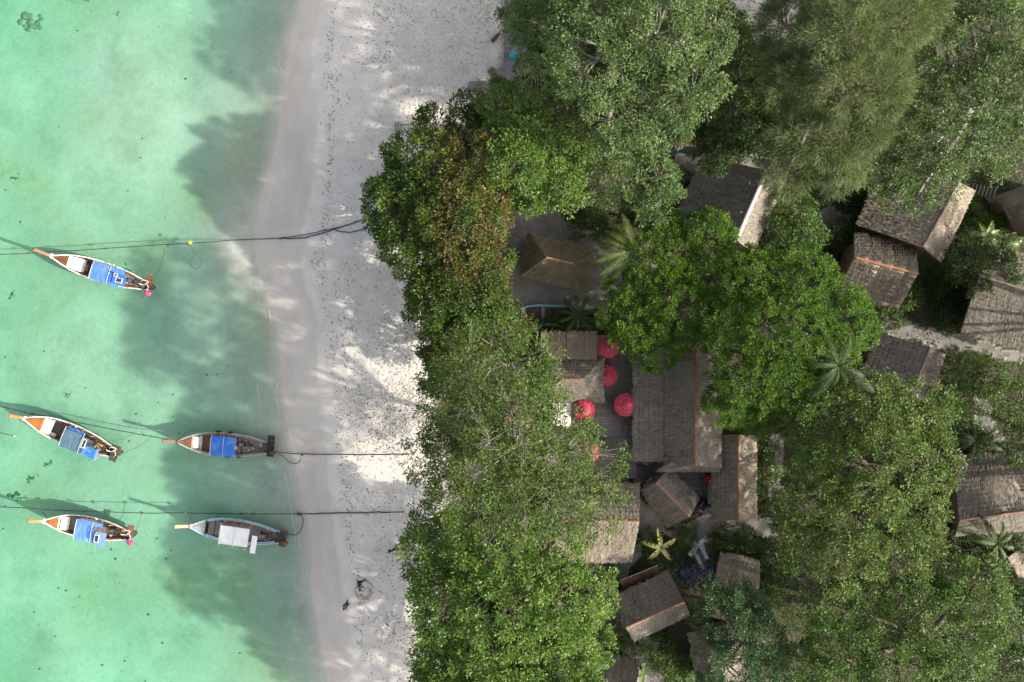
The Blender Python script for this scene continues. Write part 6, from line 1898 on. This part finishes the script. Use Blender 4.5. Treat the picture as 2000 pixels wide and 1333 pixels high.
def build_small():
    # ring and ridges drawn in the sand
    c = gpt(712, 1155)
    root = empty('sand_circle', c, 0, 'circle of raked sand ridges with a face drawn inside', 'sand drawing')

    def ridge(pts, rad, nm):
        q = [gpt(x, y, -rad * 0.35) for x, y in pts]
        q = curve_pts(q, 28)
        MB().tube(q, [rad * rnd.uniform(.75, 1.2) for _ in q], 6).build(nm, M['sand_damp'] if nm == 'ridge' else M['sand_loose'], root, smooth=True)
    ridge([(712 + 17 * math.cos(a), 1153 - 18 * math.sin(a)) for a in np.linspace(0.2, 6.1, 18)], 0.13, 'ridge')
    ridge([(712 + 12 * math.cos(a), 1154 - 12 * math.sin(a)) for a in np.linspace(-2.4, 0.2, 10)], 0.10, 'ridge')
    ridge([(704, 1152), (708, 1148), (713, 1151), (709, 1155), (704, 1152)], 0.05, 'ridge')
    ridge([(715, 1150), (719, 1148), (722, 1153), (717, 1157)], 0.05, 'ridge')
    # driftwood and coil on the upper beach
    a, b = gpt(961, 81, .1), gpt(976, 65, .12)
    root = empty('driftwood_log', a, 0, 'short driftwood log on the sand by the paved strip', 'log')
    MB().tube(curve_pts([a, a.lerp(b, .5) + Vector((.03, .03, 0)), b], 6), [.15, .16, .15, .14, .15, .14, .10], 8).build('log', M['wood_dark'], root, smooth=True)
    MB().tube([b - Vector((.1, .1, 0)), b + Vector((.12, -.2, .12))], [.07, .03], 6).build('branch_stub', M['wood_dark'], root)
    c = gpt(962, 140, .06)
    root = empty('rope_coil', c, 0, 'coiled ring of rope lying on the sand near the paved strip', 'rope coil')
    for k, rr in enumerate((.36, .30, .23, .12)):
        MB().tube([(c.x + rr * math.cos(t) * rnd.uniform(.97, 1.03), c.y + rr * math.sin(t), c.z + .02 * k) for t in np.linspace(0, 2 * math.pi, 18, endpoint=False)], .045, 6, True).build('turn', M['wood_grey'], root)
    # pale post and rail at the foot of the almond tree
    a, b = gpt(779, 238, .12), gpt(780, 272, .12)
    root = empty('beach_barrier', a, 0, 'low pale log barrier on the sand beside the rusty-leaved tree', 'barrier')
    MB().tube(curve_pts([a, a.lerp(b, .5), b], 6), .10, 8).build('log', M['bark_pale'], root, smooth=True)
    MB().tube([gpt(772, 240, .06), gpt(774, 272, .06)], .05, 6).build('log', M['bark_pale'], root)
    MB().tube([gpt(783, 244, .2), gpt(830, 245, .25)], .03, 6).build('rail', M['wood_dark'], root)
    MB().tube([gpt(783, 244, -.1), gpt(783, 244, .35)], .05, 6).build('post', M['wood_dark'], root)
    # paved strip at the back of the upper beach
    strip = [P(x, y, GZ) for x, y in ((984, -40), (1030, -40), (1040, 140), (990, 165), (960, 185), (912, 178), (916, 160), (962, 158), (984, 130))]
    o = MB().prism([(p.x, p.y) for p in strip[::-1]], GZ - .2, GZ + .10).build('paved_strip', M['paving'])
    tag(o, kind='structure')
    for (x, y, r_) in ((1003, 107, 9), (955, 190, 6)):
        c = P(x, y, GZ + .5)
        lab = 'turquoise upturned tub on the paved strip' if x > 1000 else 'turquoise tub peeking out beside the small dark crown'
        root = empty('tub', (c.x, c.y, GZ + .1), 0, lab, 'tub', 'turquoise tubs')
        q = r_ / S
        MB().tube([(c.x, c.y, GZ + .1), (c.x, c.y, GZ + .45), (c.x, c.y, GZ + .5)], [q, q * .85, q * .7], 14).build('shell', M['turquoise'], root)
        MB().tube([(c.x + q * math.cos(t), c.y + q * math.sin(t), GZ + .12) for t in np.linspace(0, 6.283, 16, endpoint=False)], .03, 5, True).build('rim', M['turquoise'], root)
    # concrete yards
    for i, (poly, zz) in enumerate((([(1396, -60), (1575, -60), (1560, 20), (1535, 75), (1480, 85), (1440, 40)], GZ + .05), ([(1236, 895), (1395, 900), (1396, 1010), (1366, 1000), (1310, 925), (1240, 950)], GZ + .06),
                                    ([(1925, 388), (1965, 376), (2010, 430), (2010, 470), (1970, 440)], GZ + .05))):
        pts = [P(x, y, zz) for x, y in poly]
        o = MB().prism([(p.x, p.y) for p in pts[::-1]], zz - .2, zz).build('concrete_yard', M['concrete'])
        tag(o, kind='structure')
    # things in the small yard behind the hall
    c = P(1386, 938, GZ + .7)
    root = empty('cooler_box', (c.x, c.y, GZ + .06), 0, 'red cooler box in the concrete yard beside the narrow wing', 'cooler')
    MB().box((c.x, c.y, GZ + .36), (.55, .75, .6)).build('body', M['red_plastic'], root)
    MB().box((c.x, c.y, GZ + .70), (.58, .78, .07)).build('lid', M['red_plastic'], root)
    MB().box((c.x + .12, c.y - .12, GZ + .75), (.26, .34, .03)).build('tray', M['white_paint'], root)
    c = P(1386, 965, GZ + .4)
    root = empty('work_bench', (c.x, c.y, GZ + .06), 0, 'grey metal bench along the narrow wing', 'bench')
    MB().box((c.x, c.y, GZ + .75), (.5, 1.6, .05)).build('top', M['grey_paint'], root)
    for sx in (-1, 1):
        for sy in (-1, 1):
            MB().box((c.x + sx * .2, c.y + sy * .72, GZ + .4), (.05, .05, .68)).build('leg', M['metal'], root)
    for k, (px, py, s) in enumerate(((1365, 987, .45), (1378, 992, .42), (1372, 981, .36), (1388, 988, .38))):
        c = P(px, py, GZ + .5)
        lab = ['leftmost black rubbish bag beside the narrow wing', 'middle black rubbish bag of the pile beside the narrow wing', 'upper black rubbish bag of the pile', 'rightmost black rubbish bag touching the narrow wing'][k]
        root = empty('rubbish_bag', (c.x, c.y, GZ + .06), 0, lab, 'bag', 'black rubbish bags')
        MB().ball((c.x, c.y, GZ + s * .75), (s, s * .9, s * .8), 12, 8, .10).build('sack', M['black'], root)
        MB().tube([(c.x, c.y, GZ + s * 1.45), (c.x + .05, c.y, GZ + s * 1.75)], [.05, .10], 6).build('knot', M['black'], root)
    c = P(1272, 942, GZ + 1.0)
    root = empty('crate', (c.x, c.y, GZ + .06), .6, 'grey plastic crate at the upper corner of the diagonal hut', 'crate')
    for (dx, dy, sx, sy) in ((.3, 0, .04, .5), (-.3, 0, .04, .5), (0, .23, .6, .04), (0, -.23, .6, .04)):
        MB().box((dx, dy, .8), (sx, sy, .35)).build('side', M['grey_paint'], root, False)
    MB().box((0, 0, .64), (.58, .44, .03)).build('bottom', M['grey_paint'], root, False)
    for sx in (-1, 1):
        MB().box((sx * .25, 0, .31), (.06, .4, .62)).build('stand', M['wood_dark'], root, False)
    # beached dinghy under the low palm
    a, b = P(1002, 612, GZ + .5), P(1168, 622, GZ + .5)
    L = (b - a).length
    d = (b - a).normalized()
    mid = (a + b) / 2
    root = empty('dinghy', (mid.x, mid.y, GZ), math.atan2(d.y, d.x), 'white and pale blue dinghy beached under the low palm', 'boat')
    ts = np.linspace(0, 1, 17)
    wd = [.10, .42, .66, .82, .92, .98, 1, 1, 1, 1, .98, .95, .92, .88, .82, .76, .7]
    vs, fs = [], []
    for t, w in zip(ts, wd):
        for (y, z) in ((1.0, .62), (.95, .3), (.6, .05), (0, .0), (-.6, .05), (-.95, .3), (-1.0, .62), (-.92, .60), (-.85, .2), (0, .14), (.85, .2), (.92, .60)):
            vs.append(((t - .5) * L, y * w * .85, z))
    for i in range(16):
        for k in range(12):
            fs.append((i * 12 + k, i * 12 + (k + 1) % 12, (i + 1) * 12 + (k + 1) % 12, (i + 1) * 12 + k))
    fs += [tuple(range(12)), tuple(16 * 12 + k for k in range(11, -1, -1))]
    MB().add(vs, fs).build('hull', M['grey_paint'], root, False, True)
    MB().box((.25, 0, .3), (L * .84, 1.3, .05)).build('bottom_boards', M['wood_dark'], root, False)
    for s in (-1, 1):
        MB().tube([((t - .5) * L, s * w * .84, .64) for t, w in zip(ts, wd)], .06, 6).build('gunwale', M['boat_blue'], root, False)
    for t in (.12, .35, .6, .85):
        MB().box(((t - .5) * L, 0, .48), (.3, 2 * .8 * interp(list(zip(ts, wd)), t), .05)).build('thwart', M['white_paint'] if t < .2 else M['wood_grey'], root, False)
    # blue chairs at the edge of the yard
    for k, (px, py) in enumerate(((987, 491), (993, 502), (998, 513))):
        c = P(px, py, GZ + .5)
        lab = ['upper', 'middle', 'lower'][k] + ' blue chair of the row beside the hip-roofed hut'
        root = empty('chair', (c.x, c.y, GZ), math.radians(-62), lab, 'chair', 'blue chairs in the yard')
        MB().box((0, 0, .42), (.42, .42, .04)).build('seat', M['boat_blue'], root, False)
        MB().box((0, .20, .68), (.42, .04, .48)).build('backrest', M['rope_blue'], root, False)
        for sx in (-1, 1):
            for sy in (-1, 1):
                MB().box((sx * .19, sy * .19, .2), (.035, .035, .4)).build('leg', M['metal'], root, False)
    # corrugated shed roof, straw mat strip and blue tarpaulin line
    zt = 3.6
    root = empty('corrugated_shed', P(1305, 240, GZ), 0, 'dark corrugated shed roof peeking from under the grey-green tree', 'shed')
    for i in range(16):
        x0 = 1262 + i * 4.6
        a, b = P(x0, 205, zt), P(x0, 265, zt - .25)
        MB().tube([a, b], .10, 6).build('rib', M['corrugated'], root)
    MB().slab([P(1262, 205, zt - .02), P(1334, 205, zt - .02), P(1334, 265, zt - .27), P(1262, 265, zt - .27)], .05).build('sheet', M['corrugated'], root)
    for (px, py) in ((1268, 212), (1328, 212), (1268, 258), (1328, 258)):
        p = P(px, py, GZ)
        MB().tube([p, Vector((p.x, p.y, zt - .2))], .06, 6).build('post', M['wood_dark'], root)
    root = empty('woven_awning', P(1345, 278, GZ), 0, 'woven straw awning strip below the corrugated shed', 'awning')
    za = 2.9
    for i in range(22):
        u0 = 1298 + i * 4.2
        MB().slab([P(u0, 270, za), P(u0 + 3.9, 270.5, za + rnd.uniform(-.02, .02)), P(u0 + 5.0, 287, za - .3), P(u0 + 1.1, 287, za - .3)], .03).build('strip', M['mat_straw'], root)
    for (px, py) in ((1302, 274), (1386, 274), (1304, 285), (1386, 285)):
        p = P(px, py, GZ)
        MB().tube([p, Vector((p.x, p.y, za - .15))], .04, 6).build('post', M['wood_dark'], root)
    for lab, pts in (('blue tarpaulin strip along the straw awning', [(1298, 296), (1330, 294), (1360, 290), (1384, 288)]), ('blue tarpaulin strip beside the casuarina', [(1438, 289), (1470, 292), (1500, 296), (1556, 300)])):
        q = [P(x, y, GZ + 1.1) for x, y in pts]
        root = empty('tarpaulin_strip', (q[0].x, q[0].y, GZ), 0, lab, 'tarpaulin', 'blue tarpaulin strips')
        cp = curve_pts(q, 24)
        vs, fs = [], []
        for i, p in enumerate(cp):
            for s, dz in ((-.16, 0), (0, .12), (.16, .02)):
                vs.append((p.x, p.y + s, p.z + dz + .05 * mnoise.noise(Vector((i * .7, s * 9, 3)))))
        for i in range(len(cp) - 1):
            for k in range(2):
                fs.append((i * 3 + k, i * 3 + k + 1, (i + 1) * 3 + k + 1, (i + 1) * 3 + k))
        MB().add(vs, fs).build('sheet', M['rope_blue'], root)
        for p in (cp[0], cp[12], cp[-1]):
            MB().tube([(p.x, p.y, GZ - .05), (p.x, p.y, p.z + .1)], .035, 6).build('post', M['wood_dark'], root)
    # pale boards tipped beside the debris heap
    for k, (x0, y0, x1, y1, w, dz) in enumerate(((1346, 1085, 1374, 1054, .36, .35), (1352, 1068, 1372, 1108, .30, .22), (1366, 1062, 1382, 1092, .30, .16), (1348, 1086, 1358, 1056, .28, .12), (1358, 1078, 1374, 1112, .26, .10), (1370, 1058, 1378, 1090, .26, .06))):
        a, b = P(x0, y0, GZ + dz), P(x1, y1, GZ + dz + .12)
        dd = b - a
        root_lab = ['topmost and widest pale board of the pile by the debris heap', 'pale board crossing under the topmost one toward the debris heap', 'rightmost short pale board of the pile', 'pale board sticking out at the upper left of the pile', 'pale board reaching lowest toward the debris heap', 'narrow pale board at the upper right underneath the pile'][k]
        o = MB().box((0, 0, 0), (dd.length, w, .035)).build('board', M['pale_board'])
        o.location = (a + b) / 2
        o.rotation_euler = (rnd.uniform(-.05, .05), -math.atan2(dd.z, dd.xy.length), math.atan2(dd.y, dd.x))
        tag(o, root_lab, 'board', 'pale boards tipped in a pile')
    # debris heap: nets and scraps nobody could count
    mb = MB()
    for k in range(150):
        px, py = rnd.gauss(1360, 17), rnd.gauss(1125, 13)
        p = P(px, py, GZ)
        s = rnd.uniform(.06, .2)
        h = max(0, .5 - .03 * abs(px - 1360))
        if rnd.random() < .5:
            mb.box((p.x, p.y, GZ + rnd.uniform(0, h)), (s * 3, s * .5, s * .3), Matrix.Rotation(rnd.uniform(0, 3.1), 3, 'Z') @ Matrix.Rotation(rnd.uniform(-.4, .4), 3, 'Y'))
        else:
            mb.ball((p.x, p.y, GZ + rnd.uniform(0, h)), (s, s * .8, s * .5), 6, 4, .3)
    o = mb.build('debris_heap', M['wood_grey']); tag(o, 'heap of grey scraps and broken wood behind the tilted hut', 'debris', kind='stuff')
    mb = MB()
    for k in range(26):
        px, py = rnd.gauss(1350, 16), rnd.gauss(1118, 9)
        p = P(px, py, GZ + .3)
        pts = [p + Vector((rnd.uniform(-.5, .5), rnd.uniform(-.5, .5), rnd.uniform(-.1, .25))) for _ in range(5)]
        mb.tube(curve_pts(pts, 14), .022, 4)
    o = mb.build('fishing_net', M['net_blue']); tag(o, 'tangle of blue net and rope on the debris heap', 'net', kind='stuff')
    c = P(1390, 1117, GZ + .5)
    root = empty('bucket', (c.x, c.y, GZ), 0, 'blue plastic bucket at the right of the debris heap', 'bucket')
    MB().tube([(c.x, c.y, GZ), (c.x, c.y, GZ + .42)], [.15, .2], 14).build('shell', M['tarp_deep'], root)
    MB().tube([(c.x + .2 * math.cos(t), c.y + .2 * math.sin(t), GZ + .42) for t in np.linspace(0, 6.283, 16, endpoint=False)], .018, 5, True).build('rim', M['tarp_blue'], root)
    # brown porch roof behind the tilted hut
    za = 2.9
    root = empty('porch_roof', P(1248, 1132, GZ), 0, 'rust brown porch roof behind the tilted grey hut', 'porch')
    A, Bq, Cq, D = P(1212, 1137, za), P(1283, 1106, za), P(1290, 1122, za - .35), P(1216, 1155, za - .35)
    for i in range(9):
        u0, u1 = i / 9 + .006, (i + 1) / 9 - .006
        MB().slab([A.lerp(Bq, u0), A.lerp(Bq, u1), D.lerp(Cq, u1), D.lerp(Cq, u0)], .04).build('panel', M['rust'], root)
    MB().tube([A + Vector((-.1, .1, .03)), Bq + Vector((.1, .1, .03))], .04, 6).build('rail', M['metal'], root)
    for (px, py) in ((1216, 1138), (1280, 1110)):
        p = P(px, py, GZ)
        MB().tube([p, Vector((p.x, p.y, za - .1))], .05, 6).build('post', M['wood_dark'], root)
    # slatted steps beside the right-hand house, and at the upper right house
    for lab, px, py, az, n in (('small slatted steps on the left of the right-hand house', 1862, 608, 5, 7), ('wooden steps at the upper right house', 1922, 374, -18, 7)):
        c = P(px, py, GZ + .5)
        root = empty('steps', (c.x, c.y, GZ), math.radians(az), lab, 'steps', 'slatted wooden steps')
        for k in range(n):
            MB().box((-.8 + .24 * k, 0, .10 + .14 * k), (.15, 1.0, .045)).build('tread', M['wood_grey'], root, False)
        for s in (-1, 1):
            MB().tube([(-.9, s * .46, .02), (.75, s * .46, .10 + .14 * n - .12)], .05, 5).build('stringer', M['wood_dark'], root, False)
    # plank deck and rail beside the striped hut
    root = empty('porch_deck', P(1620, 520, GZ), 0, 'dark plank porch left of the striped hut', 'deck')
    boards_between(root, P(1608, 500, GZ + .5), P(1640, 486, GZ + .5), P(1628, 548, GZ + .5), P(1600, 556, GZ + .5), 9, M['wood_dark'], .05)
    for u in (.1, .9):
        p = P(1608 + 8 * u, 500 + 50 * u, GZ)
        MB().tube([p, Vector((p.x, p.y, GZ + 1.2))], .05, 6).build('post', M['wood_dark'], root)
    # tyre arch at the upper right house
    c = P(1984, 404, GZ + .6)
    root = empty('hammock', (c.x, c.y, GZ), math.radians(-40), 'dark hammock with a red edge at the upper right house', 'hammock')
    vs, fs = [], []
    for i in range(11):
        t = i / 10 - .5
        for j in range(5):
            s = j / 4 - .5
            vs.append((t * 1.7, s * .7 * (1 - 3 * t * t), .75 + 1.2 * t * t + .3 * s * s))
    for i in range(10):
        for j in range(4):
            fs.append((i * 5 + j, i * 5 + j + 1, (i + 1) * 5 + j + 1, (i + 1) * 5 + j))
    MB().add(vs, fs).build('cloth', M['black'], root, False, True)
    MB().tube([vs[i * 5] for i in range(11)], .03, 5).build('edge', M['rust'], root, False)
    for s in (-1, 1):
        MB().tube([(s * .85, 0, 0), (s * .95, 0, 1.5)], .05, 6).build('post', M['wood_dark'], root, False)
    # open black shed below the orange ridged house
    root = empty('open_shed', P(1152, 1110, GZ), 0, 'small black open shed with a metal rail below the orange ridged house', 'shed')
    c = P(1152, 1106, GZ + 1.6)
    MB().box((c.x, c.y, GZ + 1.6), (1.5, 1.0, .06)).build('roof', M['black'], root)
    for sx in (-1, 1):
        for sy in (-1, 1):
            MB().box((c.x + sx * .7, c.y + sy * .45, GZ + .78), (.06, .06, 1.56)).build('post', M['black'], root)
    MB().tube([(c.x - .5, c.y, GZ + 1.75), (c.x + .6, c.y, GZ + 1.75)], .03, 6).build('rail', M['metal'], root)
    MB().tube([(c.x + .2, c.y, GZ + 1.75), (c.x + .2, c.y - .3, GZ + 1.75)], .03, 6).build('rail', M['metal'], root)
    MB().ball((c.x + .2, c.y - .32, GZ + 1.78), .08, 8, 6).build('knob', M['metal'], root)
    # parked scooter with box at the top edge
    c = P(1538, 12, GZ + .6)
    root = empty('motor_scooter', (c.x, c.y, GZ + .05), math.radians(80), 'blue and black scooter parked on the concrete yard at the top edge', 'scooter')
    for x in (-.6, .6):
        w_ = MB().tube([(x + .27 * math.cos(t), 0, .27 + .27 * math.sin(t)) for t in np.linspace(0, 6.283, 16, endpoint=False)], .06, 6, True).build('wheel', M['rubber'], root, False)
        MB().tube([(x, -.05, .27), (x, .05, .27)], .12, 10).build('hub', M['metal'], w_, False)
    MB().box((-.3, 0, .55), (.8, .3, .35)).build('body', M['tarp_teal'], root, False)
    MB().box((-.32, 0, .77), (.7, .28, .10)).build('seat', M['black'], root, False)
    MB().tube([(.62, 0, .3), (.42, 0, 1.0)], .05, 7).build('fork', M['metal'], root, False)
    MB().tube([(.40, -.34, 1.05), (.43, 0, 1.0), (.40, .34, 1.05)], .03, 6).build('handlebar', M['black'], root, False)
    MB().box((.1, 0, .32), (.5, .3, .05)).build('footboard', M['black'], root, False)
    MB().box((.42, 0, .65), (.10, .36, .55), Matrix.Rotation(-.25, 3, 'Y')).build('leg_shield', M['tarp_deep'], root, False)
    # metal sheet near the scooter
    a = [P(1527, 25, GZ + .25), P(1552, 22, GZ + .25), P(1556, 46, GZ + .2), P(1532, 50, GZ + .2)]
    o = MB().slab(a, .04).build('metal_sheet', M['concrete']); tag(o, 'grey metal sheet lying below the scooter', 'sheet')
    # white plastic pipes on the grass above the brown shed
    root = empty('pipe', P(1450, 1075, GZ), 0, 'bent white pipe on the grass above the brown shed', 'pipe')
    MB().tube([P(1432, 1064, GZ + .4), P(1455, 1071, GZ + .35), P(1464, 1080, GZ + .35), P(1482, 1079, GZ + .35)], .04, 6).build('tube', M['white_paint'], root)


build_huts()
build_terrace()
build_boats()
build_ropes()
build_people()
build_small()
